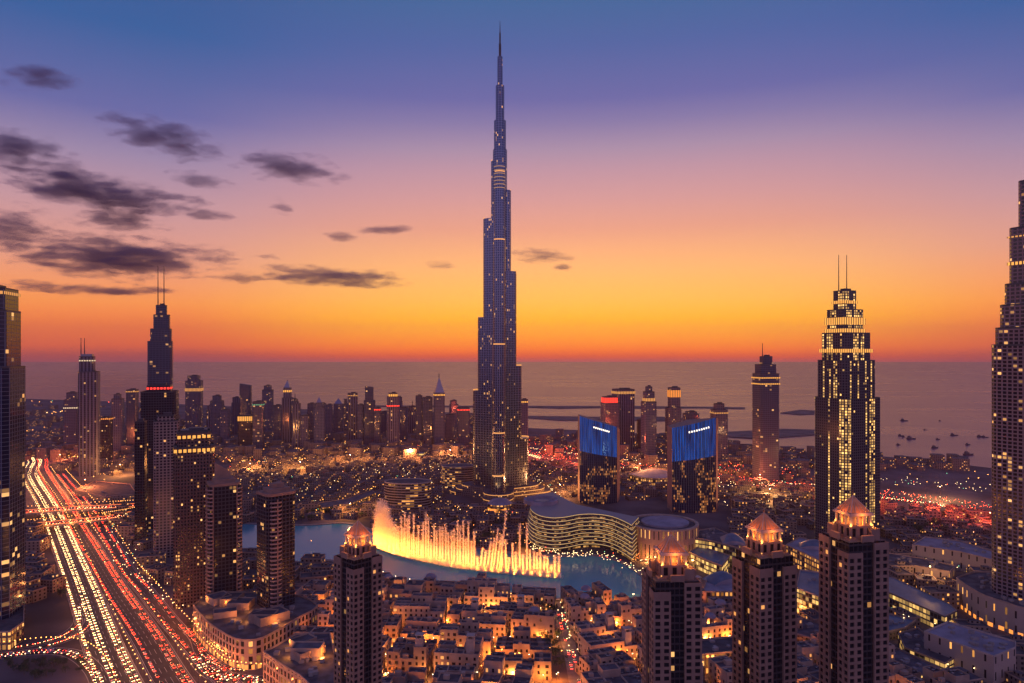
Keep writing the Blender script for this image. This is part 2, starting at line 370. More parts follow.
# ------------------------------------------------------------------ haze over the city and the sea
b = MB(); b.prism(rect(0, 5600, 37000, 25400), -2.2, 900, 0, 0, bottom=True)
hz = bpy.data.materials.new('evening_haze'); hz.use_nodes = True; t = hz.node_tree; t.nodes.clear()
pv = N(t,'ShaderNodeVolumePrincipled'); pv.inputs['Color'].default_value = (.95,.60,.64,1); pv.inputs['Density'].default_value = HAZE_D; pv.inputs['Anisotropy'].default_value = .35
t.links.new(pv.outputs[0], N(t,'ShaderNodeOutputMaterial').inputs['Volume'])
tag(b.build('haze', hz), 'mauve evening haze lying over the city and the sea', 'haze', kind='stuff')

# ------------------------------------------------------------------ clouds (beyond and above the haze)
cm = bpy.data.materials.new('dusk_cloud'); cm.use_nodes = True; t = cm.node_tree; t.nodes.clear()
tx = N(t,'ShaderNodeTexCoord'); oi = N(t,'ShaderNodeObjectInfo'); ge = N(t,'ShaderNodeNewGeometry')
ln = N(t,'ShaderNodeVectorMath', operation='LENGTH'); t.links.new(tx.outputs['Object'], ln.inputs[0])
mp = N(t,'ShaderNodeMapping'); mp.inputs['Scale'].default_value = (.0017,.0017,.0075); t.links.new(ge.outputs['Position'], mp.inputs[0])
nz = N(t,'ShaderNodeTexNoise'); nz.inputs['Scale'].default_value = 1; nz.inputs['Detail'].default_value = 5; nz.inputs['Roughness'].default_value = .64
t.links.new(mp.outputs[0], nz.inputs['Vector'])
fall = mth(t,'SUBTRACT', 1, ln.outputs['Value'])
den = mth(t,'ADD', mth(t,'MULTIPLY', fall, 1.15), mth(t,'MULTIPLY', mth(t,'SUBTRACT', nz.outputs[0], .575), 3.0))
den = mth(t,'MULTIPLY', mapr(t, den, 0, .8), .0034)
pv = N(t,'ShaderNodeVolumePrincipled'); pv.inputs['Color'].default_value = (.31,.33,.60,1); pv.inputs['Anisotropy'].default_value = .5
t.links.new(den, pv.inputs['Density']); t.links.new(pv.outputs[0], N(t,'ShaderNodeOutputMaterial').inputs['Volume'])
M['cloud'] = cm
def uvsphere(nu=20, nv=10):
    b = MB()
    for j in range(nv):
        for i in range(nu):
            q = []
            for a, c in ((i,j),(i+1,j),(i+1,j+1),(i,j+1)):
                th, ph = a*2*math.pi/nu, -math.pi/2+c*math.pi/nv; q.append((math.cos(ph)*math.cos(th), math.cos(ph)*math.sin(th), math.sin(ph)))
            if j == 0: q = [q[0], q[2], q[3]]
            elif j == nv-1: q = q[:3]
            b.face(q)
    return b
cl_me = uvsphere().mesh('cloud', [cm])
CL = [(16,150,52,20,8,'dark cloud at the left edge of the sky, topmost of the dark stack'),
 (64,170,30,9,5,'small dark cloud just above the longest cloud of the left stack'),
 (96,192,98,17,8,'longest dark cloud of the left stack, streaming down to the right'),
 (119,219,46,14,6,'dark cloud tucked below the longest cloud of the left stack'),
 (12,230,46,24,6,'round dark cloud cut by the left edge above the left-edge tower'),
 (120,258,102,20,2,'biggest flat dark cloud, over the tower with twin spires'),
 (162,138,58,18,14,'pink edged cloud high on its own, left of the sky centre'),
 (290,167,54,14,6,'pinkish cloud highest between the twin spires and the tallest tower'),
 (203,181,32,8,10,'little slanting cloud right of the longest dark cloud'),
 (206,214,27,7,6,'little cloud right of the cloud tucked below the longest one'),
 (281,206,14,7,14,'tiny oval cloud below the pinkish highest cloud'),
 (332,277,78,9,3,'thin long dark cloud low in the orange, left of the tallest tower'),
 (238,278,24,6,4,'small thin cloud low between the twin spires and the long thin cloud'),
 (36,286,40,6,3,'thin streak of cloud just above the left-edge tower'),
 (112,290,56,6,0,'thin streak of cloud behind the twin spires'),
 (338,236,18,5,6,'left one of two tiny clouds side by side left of the tallest tower'),
 (383,230,32,5,0,'right one of two tiny clouds side by side left of the tallest tower'),
 (541,256,30,7,2,'small dark cloud just right of the tallest tower'),
 (562,267,13,4,0,'faint speck of cloud lower right beside the tallest tower'),
 (446,265,20,4,2,'thin wisp of cloud just left of the tallest tower'),
 (262,257,20,4,4,'tiny wisp of cloud above the small thin cloud low in the orange'),
 (40,78,38,13,4,'faint pink cloud high in the blue at the upper left')]
for px, py, rx, ry, tilt, lab in CL:
    D = 13500; k = D/FP
    o = tag(link('cloud', cl_me, None, ((px-512)*k, D, CAMH+(Y0-py)*k)), lab, 'cloud', 'dusk clouds on the left of the sky')
    o.scale = (rx*k*1.3, max(rx*.5, 14)*k, ry*k*1.3); o.rotation_euler = (0, R(tilt), 0)

# ------------------------------------------------------------------ roads
def ribbon(name, pts, w, z, m, kind='structure', thick=0):
    b = MB(); L, Rr = offset_line(pts, w/2), offset_line(pts, -w/2); u = 0
    for i in range(len(pts)-1):
        l = (pts[i+1]-pts[i]).length; za = z+(pts[i].z if len(pts[i]) > 2 else 0); zb = z+(pts[i+1].z if len(pts[i+1]) > 2 else 0)
        b.face([(Rr[i].x,Rr[i].y,za),(Rr[i+1].x,Rr[i+1].y,zb),(L[i+1].x,L[i+1].y,zb),(L[i].x,L[i].y,za)])
        if thick:
            b.face([(L[i].x,L[i].y,za-thick),(L[i+1].x,L[i+1].y,zb-thick),(Rr[i+1].x,Rr[i+1].y,zb-thick),(Rr[i].x,Rr[i].y,za-thick)])
            for A in (L, Rr): b.face([(A[i].x,A[i].y,za-thick),(A[i+1].x,A[i+1].y,zb-thick),(A[i+1].x,A[i+1].y,zb+1),(A[i].x,A[i].y,za+1)])
    o = b.build(name, m)
    if kind: o['kind'] = kind
    return o
def kerbs(pts, w, z=0):
    b = MB()
    for sgn in (1, -1):
        A, B = offset_line(pts, sgn*w/2), offset_line(pts, sgn*(w/2+.6))
        for i in range(len(pts)-1):
            b.face([(A[i].x,A[i].y,z+.14),(A[i+1].x,A[i+1].y,z+.14),(B[i+1].x,B[i+1].y,z+.14),(B[i].x,B[i].y,z+.14)])
            b.face([(A[i].x,A[i].y,z),(A[i+1].x,A[i+1].y,z),(A[i+1].x,A[i+1].y,z+.14),(A[i].x,A[i].y,z+.14)])
    o = b.build('kerb', M['kerb']); o['kind'] = 'structure'
def markings(pts, offs, z, dash=True):
    b = MB()
    for k, off in enumerate(offs):
        A, B = offset_line(pts, off-.12), offset_line(pts, off+.12)
        for i in range(len(pts)-1):
            if dash and 0 < k < len(offs)-1 and i % 2: continue
            b.face([(A[i].x,A[i].y,z),(A[i+1].x,A[i+1].y,z),(B[i+1].x,B[i+1].y,z),(B[i].x,B[i].y,z)])
    o = b.build('road_marking', M['paint']); o['kind'] = 'structure'
def path(px, n=10): return smooth([g(*p) for p in px], n)
def path3(px, z, n=10): return smooth([(*g(p[0], p[1], z), z) for p in px], n)
roads = {}
roads['west'] = path([(160,760),(119,683),(101,640),(83,590),(67,550),(55,521),(44,500),(34,484),(30,474),(33,466),(35,461),(31,456),(27,452)])
roads['east'] = path([(230,760),(174,683),(146,636),(116,592),(97,560),(80,532),(66,508),(56,492),(47,478),(42,468),(42,460),(36,453)])
roads['service'] = path([(305,760),(228,683),(196,650),(170,622),(146,592),(128,572),(113,546),(98,522),(82,500),(70,486),(60,474)])
roads['ramp_a'] = path([(-60,662),(0,656),(41,651.5),(72,653.6),(92,668),(102,690),(112,740)], 8)
roads['ramp_b'] = path([(-60,660),(0,650),(41,643),(66,634),(79,622),(79,606)], 8)
roads['ramp_c'] = path([(41,648),(66,640),(84,630),(88,620),(82,604)], 8)
roads['loop'] = path([(262,664),(238,670),(215,664),(201,652),(196,640),(186,626)], 8)
roads['boulevard'] = path([(196,655),(214,674),(250,680),(300,683),(350,700)], 8)
roads['coast'] = path([(523,452),(560,461),(620,467),(690,474),(760,483),(830,491),(910,500),(1000,514),(1100,532)], 8)
roads['coast_back'] = path([(523,447),(560,452),(640,462),(700,468),(740,470)], 6)
roads['market'] = path([(558,602),(563,625),(570,650),(578,690),(590,760)], 8)
roads['across'] = path([(215,468),(260,463),(320,456),(380,452),(440,450),(475,449)], 6)
RW = dict(west=30, east=26, service=17, ramp_a=13, ramp_b=9, ramp_c=8, loop=9, boulevard=15, coast=38, coast_back=22, market=12, across=24)
zz_ = .03
for k, pts in roads.items():
    zz_ += .006
    if k == 'market': o = ribbon('street', pts, RW[k], zz_, M['pave'])
    else:
        o = ribbon('road', pts, RW[k], zz_, M['asphalt'])
        if k not in ('coast','coast_back','across'): kerbs(pts, RW[k], 0)
    OCC_LINE.append((pts if k not in ('coast','coast_back','across') else smooth(pts, 6), RW[k]/2+2))
def fine(pts, step=6):
    out = [pts[0]]; 
    for a, b in zip(pts, pts[1:]):
        n = max(1, int((b-a).length/step))
        out += [a.lerp(b, (k+1)/n) for k in range(n)]
    return out
markings(fine(roads['west']), [-14.2,-10.6,-7.1,-3.5,0,3.5,7.1,10.6,14.2], .12)
markings(fine(roads['east']), [-12,-8,-4,0,4,8,12], .12)
markings(fine(roads['service']), [-7.5,-2.5,2.5,7.5], .13)
# two flyovers on piers
FLY = [('upper flyover crossing the highway, farther of the two', path3([(-60,516),(0,513.5),(28,512),(70,509),(110,507),(136,505.5),(175,502)], 9), 25),
       ('lower flyover crossing the highway, nearer of the two', path3([(-60,530),(0,528),(28,526),(60,523),(99,519),(120,516),(140,512)], 9), 22)]
for lab, pts, w in FLY:
    T = thing('flyover', lab, 'flyover', (pts[0].x, pts[0].y, 0), 0, 'flyovers over the highway')
    rel = [p-Vector((pts[0].x, pts[0].y, 0)) for p in pts]
    ribbon('deck', rel, w, 0, M['concrete'], None, 1.6).parent = T
    ribbon('carriageway', rel, w-1.5, .01, M['concrete'], None).parent = T
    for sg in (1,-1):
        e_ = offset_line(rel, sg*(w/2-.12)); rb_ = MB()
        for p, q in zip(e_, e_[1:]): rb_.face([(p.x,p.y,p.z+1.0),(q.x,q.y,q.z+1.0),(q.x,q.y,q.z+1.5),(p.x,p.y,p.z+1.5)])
        rb_.build('added_glow_strip', M['glow_amber'], T)  # added glowing strips, standing in for the light streaks of passing traffic
    for i in range(4, len(rel)-1, 6):
        b = MB(); b.prism(ngon(rel[i].x, rel[i].y, 1.4, 10), 0, 7.3, 0, 0); b.build('pier', M['concrete'], T)

# ------------------------------------------------------------------ towers from their outlines
SKY = 'high-rise towers of the skyline'
def tower(label, ybase, tiers, fac, yaw=0, asp=.8, pyr=None, ants=(), bands=(), crown=None, slope=0, group=SKY, cat='tower', roofm='dark', occ=True):
    D = dist(ybase); k = D/FP; yaw = R(yaw)
    mid = (tiers[0][0]+tiers[0][1])/2; X = (mid-512)*k
    T = thing('skyscraper', label, cat, (X, D, 0), yaw, group); z0 = 0
    fm = F[fac] if isinstance(fac, str) else fac
    f = abs(math.cos(yaw))+asp*abs(math.sin(yaw)); zt = 0
    for i, (x0, x1, yt) in enumerate(tiers):
        w = (x1-x0)*k/f; off = ((x0+x1)/2-mid)*k; zt = CAMH+(Y0-yt)*k
        ox, oy = off*math.cos(yaw), -off*math.sin(yaw)
        P = rect(ox, oy, w, w*asp)
        if w > 14:                                   # chamfered corners
            c = w*.09; hw, hd = w/2, w*asp/2
            P = [(ox+a, oy+e) for a, e in ((-hw+c,-hd),(hw-c,-hd),(hw,-hd+c),(hw,hd-c),(hw-c,hd),(-hw+c,hd),(-hw,hd-c),(-hw,-hd+c))]
        b = MB()
        if slope and i == len(tiers)-1:
            mx = max(p[0] for p in P)-min(p[0] for p in P)
            b.prism(P, z0, zt, 0, 1, 4, ztop=[zt-slope*(.5+(p[0]-ox)/mx) for p in P])
        else: b.prism(P, z0, zt, 0, 1, 4)
        b.build('shaft' if i == 0 else 'upper_tier', [fm, M[roofm]], T)
        if not slope and w > 10:                     # roof plant behind a parapet
            b = MB(); b.parapet(P, zt, 1.6, .5); b.box(ox+w*.08, oy, zt, w*.45, w*asp*.4, 4.5); b.build('roof_plant', M['dark'], T)
        z0 = zt; last = (ox, oy, w, w*asp)
    ox, oy, w, d = last
    if pyr:
        zp_ = CAMH+(Y0-pyr)*k; b = MB(); P = rect(ox, oy, w*.92, d*.92); b.frustum(P, rect(ox, oy, .5, .5), zt, zp_); b.build('pyramid_roof', M[crown or 'steel'], T); zt = zp_
    elif crown:
        b = MB(); b.box(ox, oy, zt, w*.8, d*.8, 6*k/2); b.build('crown', M[crown], T); zt += 3*k
    for px, ya in ants:
        oo = (px-mid)*k; za = CAMH+(Y0-ya)*k; b = MB(); b.tube((oo*math.cos(yaw), -oo*math.sin(yaw), zt-2), (oo*math.cos(yaw), -oo*math.sin(yaw), za), .55*k, .3*k); b.build('antenna', M['dark'], T)
    for yb, hh, mm in bands:                          # lit bands round a floor: (row, height in rows, light)
        wb = [q for q in tiers if q[2] <= yb+.01]
        x0, x1, _ = wb[0]; ww = (x1-x0)*k/f+.6; of = ((x0+x1)/2-mid)*k
        b = MB(); zb = CAMH+(Y0-yb)*k; P = rect(of*math.cos(yaw), -of*math.sin(yaw), ww, (ww-.6)*asp+.6)
        nseg = max(3, int(ww/4))
        for i in range(4):
            a, c = Vector(P[i]), Vector(P[(i+1) % 4])
            b.face([(*a,zb-hh*k),(*c,zb-hh*k),(*c,zb),(*a,zb)], 0, [(0,0),(nseg,0),(nseg,1),(0,1)])
        b.build('light_band', BM[mm], T)
    if occ: OCC_CIRC.append((X, D, (tiers[0][1]-tiers[0][0])*k*.62))
    return T

# far skyline left of the tallest tower, from left to right
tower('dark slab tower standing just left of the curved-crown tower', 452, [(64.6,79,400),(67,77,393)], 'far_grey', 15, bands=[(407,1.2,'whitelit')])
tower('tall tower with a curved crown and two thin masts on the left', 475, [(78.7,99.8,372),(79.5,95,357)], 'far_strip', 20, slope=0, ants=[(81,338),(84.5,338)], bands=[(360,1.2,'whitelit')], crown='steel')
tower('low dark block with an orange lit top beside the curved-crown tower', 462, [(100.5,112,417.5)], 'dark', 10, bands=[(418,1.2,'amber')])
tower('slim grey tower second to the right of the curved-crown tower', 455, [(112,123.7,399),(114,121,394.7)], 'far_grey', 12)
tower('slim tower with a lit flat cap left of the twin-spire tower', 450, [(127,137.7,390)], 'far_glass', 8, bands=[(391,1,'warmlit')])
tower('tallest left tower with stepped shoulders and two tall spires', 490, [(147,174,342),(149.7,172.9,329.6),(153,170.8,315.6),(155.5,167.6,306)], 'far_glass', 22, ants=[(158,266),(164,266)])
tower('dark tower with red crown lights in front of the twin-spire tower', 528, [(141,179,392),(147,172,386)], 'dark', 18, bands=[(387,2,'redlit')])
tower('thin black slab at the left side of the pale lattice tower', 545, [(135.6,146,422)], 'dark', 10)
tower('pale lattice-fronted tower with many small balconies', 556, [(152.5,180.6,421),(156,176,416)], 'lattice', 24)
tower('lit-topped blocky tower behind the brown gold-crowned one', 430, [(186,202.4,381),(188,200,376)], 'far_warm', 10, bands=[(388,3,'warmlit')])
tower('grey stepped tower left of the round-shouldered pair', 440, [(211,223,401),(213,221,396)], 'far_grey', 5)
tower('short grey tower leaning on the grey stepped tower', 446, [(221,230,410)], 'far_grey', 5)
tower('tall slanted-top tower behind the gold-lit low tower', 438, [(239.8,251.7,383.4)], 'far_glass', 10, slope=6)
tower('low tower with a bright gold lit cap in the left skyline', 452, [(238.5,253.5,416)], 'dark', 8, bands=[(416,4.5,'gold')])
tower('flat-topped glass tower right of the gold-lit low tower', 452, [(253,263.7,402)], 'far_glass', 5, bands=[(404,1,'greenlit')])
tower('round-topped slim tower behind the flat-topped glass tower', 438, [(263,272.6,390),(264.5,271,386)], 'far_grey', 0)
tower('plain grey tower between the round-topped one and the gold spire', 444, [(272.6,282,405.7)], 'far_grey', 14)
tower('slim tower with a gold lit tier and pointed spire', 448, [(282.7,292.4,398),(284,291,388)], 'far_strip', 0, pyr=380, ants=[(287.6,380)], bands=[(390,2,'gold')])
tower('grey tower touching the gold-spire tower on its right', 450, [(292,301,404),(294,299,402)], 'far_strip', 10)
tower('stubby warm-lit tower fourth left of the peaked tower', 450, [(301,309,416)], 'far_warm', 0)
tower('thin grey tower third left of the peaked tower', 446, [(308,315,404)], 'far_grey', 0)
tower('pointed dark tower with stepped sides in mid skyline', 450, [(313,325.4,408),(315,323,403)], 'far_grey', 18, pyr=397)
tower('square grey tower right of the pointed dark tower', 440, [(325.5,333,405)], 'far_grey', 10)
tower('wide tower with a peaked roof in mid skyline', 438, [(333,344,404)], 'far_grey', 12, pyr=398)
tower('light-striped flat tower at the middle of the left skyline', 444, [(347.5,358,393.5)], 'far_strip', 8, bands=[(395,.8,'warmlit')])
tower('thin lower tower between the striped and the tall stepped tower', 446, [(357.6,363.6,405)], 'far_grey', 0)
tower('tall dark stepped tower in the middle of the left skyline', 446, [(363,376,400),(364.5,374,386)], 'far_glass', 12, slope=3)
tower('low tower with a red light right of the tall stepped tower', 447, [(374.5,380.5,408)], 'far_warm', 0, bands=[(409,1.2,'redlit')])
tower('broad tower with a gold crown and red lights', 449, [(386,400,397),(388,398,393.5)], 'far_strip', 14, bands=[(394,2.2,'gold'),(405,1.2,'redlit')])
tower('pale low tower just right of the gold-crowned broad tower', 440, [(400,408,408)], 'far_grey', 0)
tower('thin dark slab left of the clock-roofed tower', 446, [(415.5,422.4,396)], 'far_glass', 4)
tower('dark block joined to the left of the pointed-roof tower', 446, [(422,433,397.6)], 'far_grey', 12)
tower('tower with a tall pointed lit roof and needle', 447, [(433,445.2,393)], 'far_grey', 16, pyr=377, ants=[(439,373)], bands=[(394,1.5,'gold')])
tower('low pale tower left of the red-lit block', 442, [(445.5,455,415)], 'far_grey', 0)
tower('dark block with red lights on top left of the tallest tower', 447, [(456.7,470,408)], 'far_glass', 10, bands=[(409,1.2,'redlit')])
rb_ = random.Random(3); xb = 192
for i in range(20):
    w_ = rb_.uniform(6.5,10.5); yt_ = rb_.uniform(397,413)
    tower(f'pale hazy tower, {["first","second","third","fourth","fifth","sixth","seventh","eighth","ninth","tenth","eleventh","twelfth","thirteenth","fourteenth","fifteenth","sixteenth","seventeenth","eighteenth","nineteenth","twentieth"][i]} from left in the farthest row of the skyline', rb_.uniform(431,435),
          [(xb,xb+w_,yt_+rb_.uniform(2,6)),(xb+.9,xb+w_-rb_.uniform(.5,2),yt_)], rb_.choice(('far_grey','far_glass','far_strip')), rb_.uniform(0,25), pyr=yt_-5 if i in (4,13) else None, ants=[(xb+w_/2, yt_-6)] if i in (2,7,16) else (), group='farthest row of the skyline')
    xb += w_+rb_.uniform(3,7.2)
# between the tallest tower and the right foreground
tower('thin tower peeping out at the right side of the tallest tower', 460, [(519.5,528,400)], 'far_grey', 0, bands=[(401,1.4,'gold')])
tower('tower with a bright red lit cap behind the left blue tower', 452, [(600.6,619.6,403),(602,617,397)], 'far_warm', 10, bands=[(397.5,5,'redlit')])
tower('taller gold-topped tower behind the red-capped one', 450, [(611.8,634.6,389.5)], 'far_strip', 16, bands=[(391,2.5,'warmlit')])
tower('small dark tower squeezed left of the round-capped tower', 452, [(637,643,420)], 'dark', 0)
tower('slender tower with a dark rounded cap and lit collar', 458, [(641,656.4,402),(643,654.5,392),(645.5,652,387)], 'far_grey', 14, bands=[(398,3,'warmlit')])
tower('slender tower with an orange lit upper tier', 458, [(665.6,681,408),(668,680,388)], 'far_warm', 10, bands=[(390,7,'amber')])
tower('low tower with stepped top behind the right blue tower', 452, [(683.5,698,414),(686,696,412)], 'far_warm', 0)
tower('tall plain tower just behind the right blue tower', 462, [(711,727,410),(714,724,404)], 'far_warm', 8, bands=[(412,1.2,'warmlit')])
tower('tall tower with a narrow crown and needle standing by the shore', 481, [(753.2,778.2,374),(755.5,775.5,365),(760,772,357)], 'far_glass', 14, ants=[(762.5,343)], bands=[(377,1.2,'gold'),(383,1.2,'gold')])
tower('tall hotel tower with lit stepped top and twin masts on the right', 541,
      [(815,879,398),(817.8,874,361),(822,869.5,334),(827,862.7,311),(833.4,855.9,292)], 'address', 24, ants=[(838.7,255),(846.7,255)],
      bands=[(397.5,1.6,'yellowlit'),(360.5,-0.5,'yellowlit'),(349,3.5,'gold'),(329,7,'gold'),(318,7,'gold'),(301,3,'gold')])
tower('pale ribbed residential tower cut by the right edge', 622,
      [(994,1078,346),(997.5,1072,329),(1002,1068,306),(1006.5,1064,285),(1011,1060,229),(1019.5,1052,182)], 'boulevard', 27, bands=[(345,2.5,'warmlit'),(262,3,'gold'),(236,1.5,'warmlit')])
tower('dark glass tower cut by the left edge of the picture', 630, [(-40,19,368),(-38,15,312),(-36,13,290)], 'blue_strip', 14, asp=.9, bands=[(292,3,'warmlit')])
tower('brown tower with a gold lit double crown on the left', 602, [(171,217.5,446),(175,213,432)], 'brown', 25, bands=[(447,3.2,'gold'),(434,3,'gold')], crown='dark')

# ------------------------------------------------------------------ the tallest tower
KD = dist(497); KX = (500-512)*KD/FP; kk = KD/FP
def kh(y): return CAMH+(Y0-y)*kk
BK = thing('megatall_tower', 'tallest tower of all, silver, stepping up in spirals to a needle spire', 'tower', (KX, KD, 0)); OCC_CIRC.append((KX, KD, 95))
def capsule(ang, r, w, n=10):
    c, s = math.cos(ang), math.sin(ang); P = [(-w*.3, w), (-w*.3, -w)] + [(r+w*math.sin(q), -w*math.cos(q)) for q in [k*math.pi/n for k in range(n+1)]]
    return [(x*c-y*s, x*s+y*c) for x, y in P]
WINGS = {150: [(43,391,11.5),(33.5,317,11),(22.5,218,10.5),(8,161,9)], 30: [(46,439,11.5),(31.5,366,11),(21.5,271,10.5),(11.5,190,9.5)],
         268: [(56,470,12),(48,430,11.6),(38,345,11.2),(27,243,10.8),(15,175,10)]}
for ang, bays in WINGS.items():
    b = MB(); ledges = []
    for r, y, w in bays:
        P = capsule(R(ang), r, w); b.prism(P, 0, kh(y), 0, 1, 3.2)
        ledges.append((P, kh(y)))
    wg = b.build('wing', [F['khalifa'], M['steel']], BK)
    lb = MB()
    for P, z in ledges:
        for i in range(4, len(P)-2): lb.face([(P[i][0],P[i][1],z+.2),(P[i+1][0],P[i+1][1],z+.2),(P[i+1][0],P[i+1][1],z+2.2),(P[i][0],P[i][1],z+2.2)])
    lb.build('terrace_light', M['warmlit'], wg)
b = MB()
for r, y in ((12.5,150),(10.6,121),(7.6,86),(4.6,57)): b.prism(ngon(0,0,r,12), 0, kh(y), 0, 1, 3.2)
b.build('core', [F['khalifa'], M['steel']], BK)
b = MB(); b.prism(ngon(0,0,2.2,10), kh(57), kh(44), 0, 0); b.prism(ngon(0,0,1.4,10), kh(44), kh(33), 0, 0); b.tube((0,0,kh(33)), (0,0,kh(21)), .9, .3); b.build('spire', M['dark'], BK)
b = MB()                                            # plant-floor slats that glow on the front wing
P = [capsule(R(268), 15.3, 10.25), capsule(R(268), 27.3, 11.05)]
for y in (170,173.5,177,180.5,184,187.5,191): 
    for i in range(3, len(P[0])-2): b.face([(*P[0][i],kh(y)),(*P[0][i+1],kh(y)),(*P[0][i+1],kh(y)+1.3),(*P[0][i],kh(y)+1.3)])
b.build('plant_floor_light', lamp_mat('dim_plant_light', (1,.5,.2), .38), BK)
b = MB()
for rr, h in ((96,6),(82,12),(70,19)):
    for ang in (150, 30, 268): b.prism(capsule(R(ang), rr-20, 20+rr*.06+h*.07), 0, h+ang*.002, 0, 1, 4)
b.build('podium', [F['house'], M['roof']], BK)
b = MB()
for rr, h in ((96,6),(82,12),(70,19)):
    for ang in (150, 30, 268):
        P = capsule(R(ang), rr-20+.4, 20+rr*.06+h*.07+.1)
        for i in range(1, len(P)-1): b.face([(*P[i],h-1.6),(*P[i+1],h-1.6),(*P[i+1],h-.6),(*P[i],h-.6)])
b.build('podium_light', M['warmlit'], BK)
pv_ = thing('entrance_pavilion', 'rounded glowing golden entrance pavilion at the foot of the tallest tower', 'pavilion', (KX+2, KD-118, 0))
b = MB(); b.prism(ngon(0,0,20,24), 0, 15, 0, 1, 4); b.frustum(ngon(0,0,20.4,24), ngon(0,0,12,24), 15, 21, 1); b.build('drum', [F['mall_orange'], M['roof_pale']], pv_)
b = MB(); b.prism(ngon(0,0,24,24), 0, 3, 0, 0); b.build('plinth', M['pave'], pv_)
b = MB()
for a, c in zip(ngon(0,0,20.2,24), ngon(0,0,20.2,24)[1:]): b.face([(*a,4),(*c,4),(*c,9),(*a,9)])
b.build('glazing', M['amber'], pv_)
def light(name, loc, energy, col, radius=1.0, parent=None, spot=None, rot=None):
    d = bpy.data.lights.new(name, 'SPOT' if spot else 'POINT'); d.energy = energy; d.color = col; d.shadow_soft_size = radius
    if spot: d.spot_size = R(spot); d.spot_blend = .6
    o = bpy.data.objects.new(name, d); COL.objects.link(o); o.location = loc
    if rot: o.rotation_euler = rot
    if parent: o.parent = parent
    return o
for ang, rr in ((240,40),(296,40),(268,74),(200,55),(340,55),(165,70),(15,70),(225,26),(312,26)):
    light('uplight', (rr*math.cos(R(ang)), rr*math.sin(R(ang)), 24), 90000, (1,.5,.17), 1.5, BK, 100, (R(180),0,0))

# ------------------------------------------------------------------ two blue office towers with slanted tops
def blue_tower(label, ybase, xl, xm, xr, ytl, ytm, ytr, flip):
    D = dist(ybase); k = D/FP; X = (xl-512)*k
    T = thing('office_tower', label, 'tower', (X, D, 0), 0, 'pair of blue glass towers with slanted tops')
    Wd, Ws = (xm-xl)*k, (xr-xm)*k
    P = [(0,0)]+[(Wd*q, -9*math.sin(math.pi*q)) for q in (.2,.4,.6,.8)]+[(Wd,0),(Wd+Ws, 30),(Wd*.5,48),(0,34)]
    zt = lambda y: CAMH+(Y0-y)*k
    zl, zm, zr = zt(ytl), zt(ytm), zt(ytr)
    top = [zl+(zm-zl)*min(1, p[0]/Wd) for p in P]; top[6] = zr; 
    cut = [h*.60 for h in top]
    def band(za, zb, m, name, out=0):
        b = MB(); u = 0
        for i in range(5):
            a, c = P[i], P[i+1]; w = round(math.hypot(c[0]-a[0], c[1]-a[1])/2.5)*2.5
            b.face([(*a,za[i]),(*c,za[i+1]),(*c,zb[i+1]),(*a,zb[i])], 0, [(u,za[i]),(u+w,za[i+1]),(u+w,zb[i+1]),(u,zb[i])]); u += w
        return b.build(name, m, T)
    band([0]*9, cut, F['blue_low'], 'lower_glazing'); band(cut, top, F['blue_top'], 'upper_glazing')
    b = MB()
    for i in (5,6,7,8):
        j = (i+1) % 9; b.face([(*P[i],0),(*P[j],0),(*P[j],top[j]),(*P[i],top[i])])
    b.face([(*p, h) for p, h in zip(P, top)]); b.build('side_wall', M['tower_stone'], T)
    fb = MB()
    for i in range(5):
        for q in (0,.25,.5,.75):
            a = Vector((*P[i],0)).lerp(Vector((*P[i+1],0)), q); h = top[i]+(top[i+1]-top[i])*q
            fb.box(a.x, a.y-.35, 1, .35, .7, h-1)
    fb.build('fin', M['steel'], T)['kind'] = 'stuff'
    lb = MB(); s0, s1 = (.35,.85) if flip else (.35,.8)
    for q in range(9):
        u0 = (s0+(s1-s0)*q/9); p = (Wd*u0, -9*math.sin(math.pi*u0)-.75); z = zl+(zm-zl)*u0-13
        lb.face([(p[0],p[1],z),(p[0]+2.0,p[1],z),(p[0]+2.0,p[1],z+2.6),(p[0],p[1],z+2.6)])
    lb.build('sky_lounge_light', M['whitelit'], T)
    OCC_CIRC.append((X+Wd/2, D+18, 45))
def bluefac(name, glass, em, est, lit, warm, E):
    m = facade(name, (.02,.03,.06), glass, cw=2.5, fh=4, fx=.75, fy=.8, lit=lit, warm=warm, E=E, grough=.12, wrough=.4, gmetal=.7, cluster=1, wvar=0)
    return m
F['blue_low'] = bluefac('lower_blue_glass', (.06,.08,.16), 0, 0, .34, (1,.34,.06), .9)
F['blue_top'] = bluefac('blue_glow_glass', (.03,.14,.5), 0, 0, .0, (1,.5,.1), 0)
bt = F['blue_top'].node_tree; bb = bt.nodes['Principled BSDF']     # striped blue glow stands in for sky mirrored in the upper glass
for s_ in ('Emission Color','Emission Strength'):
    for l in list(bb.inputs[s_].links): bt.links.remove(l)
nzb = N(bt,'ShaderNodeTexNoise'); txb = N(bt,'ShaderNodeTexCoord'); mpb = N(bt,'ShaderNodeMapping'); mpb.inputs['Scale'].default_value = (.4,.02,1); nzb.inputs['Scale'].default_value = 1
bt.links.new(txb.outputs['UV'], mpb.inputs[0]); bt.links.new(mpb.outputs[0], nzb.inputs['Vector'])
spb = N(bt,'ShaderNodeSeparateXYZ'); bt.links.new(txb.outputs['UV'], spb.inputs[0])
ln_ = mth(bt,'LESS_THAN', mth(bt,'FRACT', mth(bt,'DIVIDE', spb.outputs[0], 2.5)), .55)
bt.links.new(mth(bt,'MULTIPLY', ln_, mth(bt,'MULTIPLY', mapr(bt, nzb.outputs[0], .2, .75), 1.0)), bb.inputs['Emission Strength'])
bb.inputs['Emission Color'].default_value = (.008,.10,.50,1)
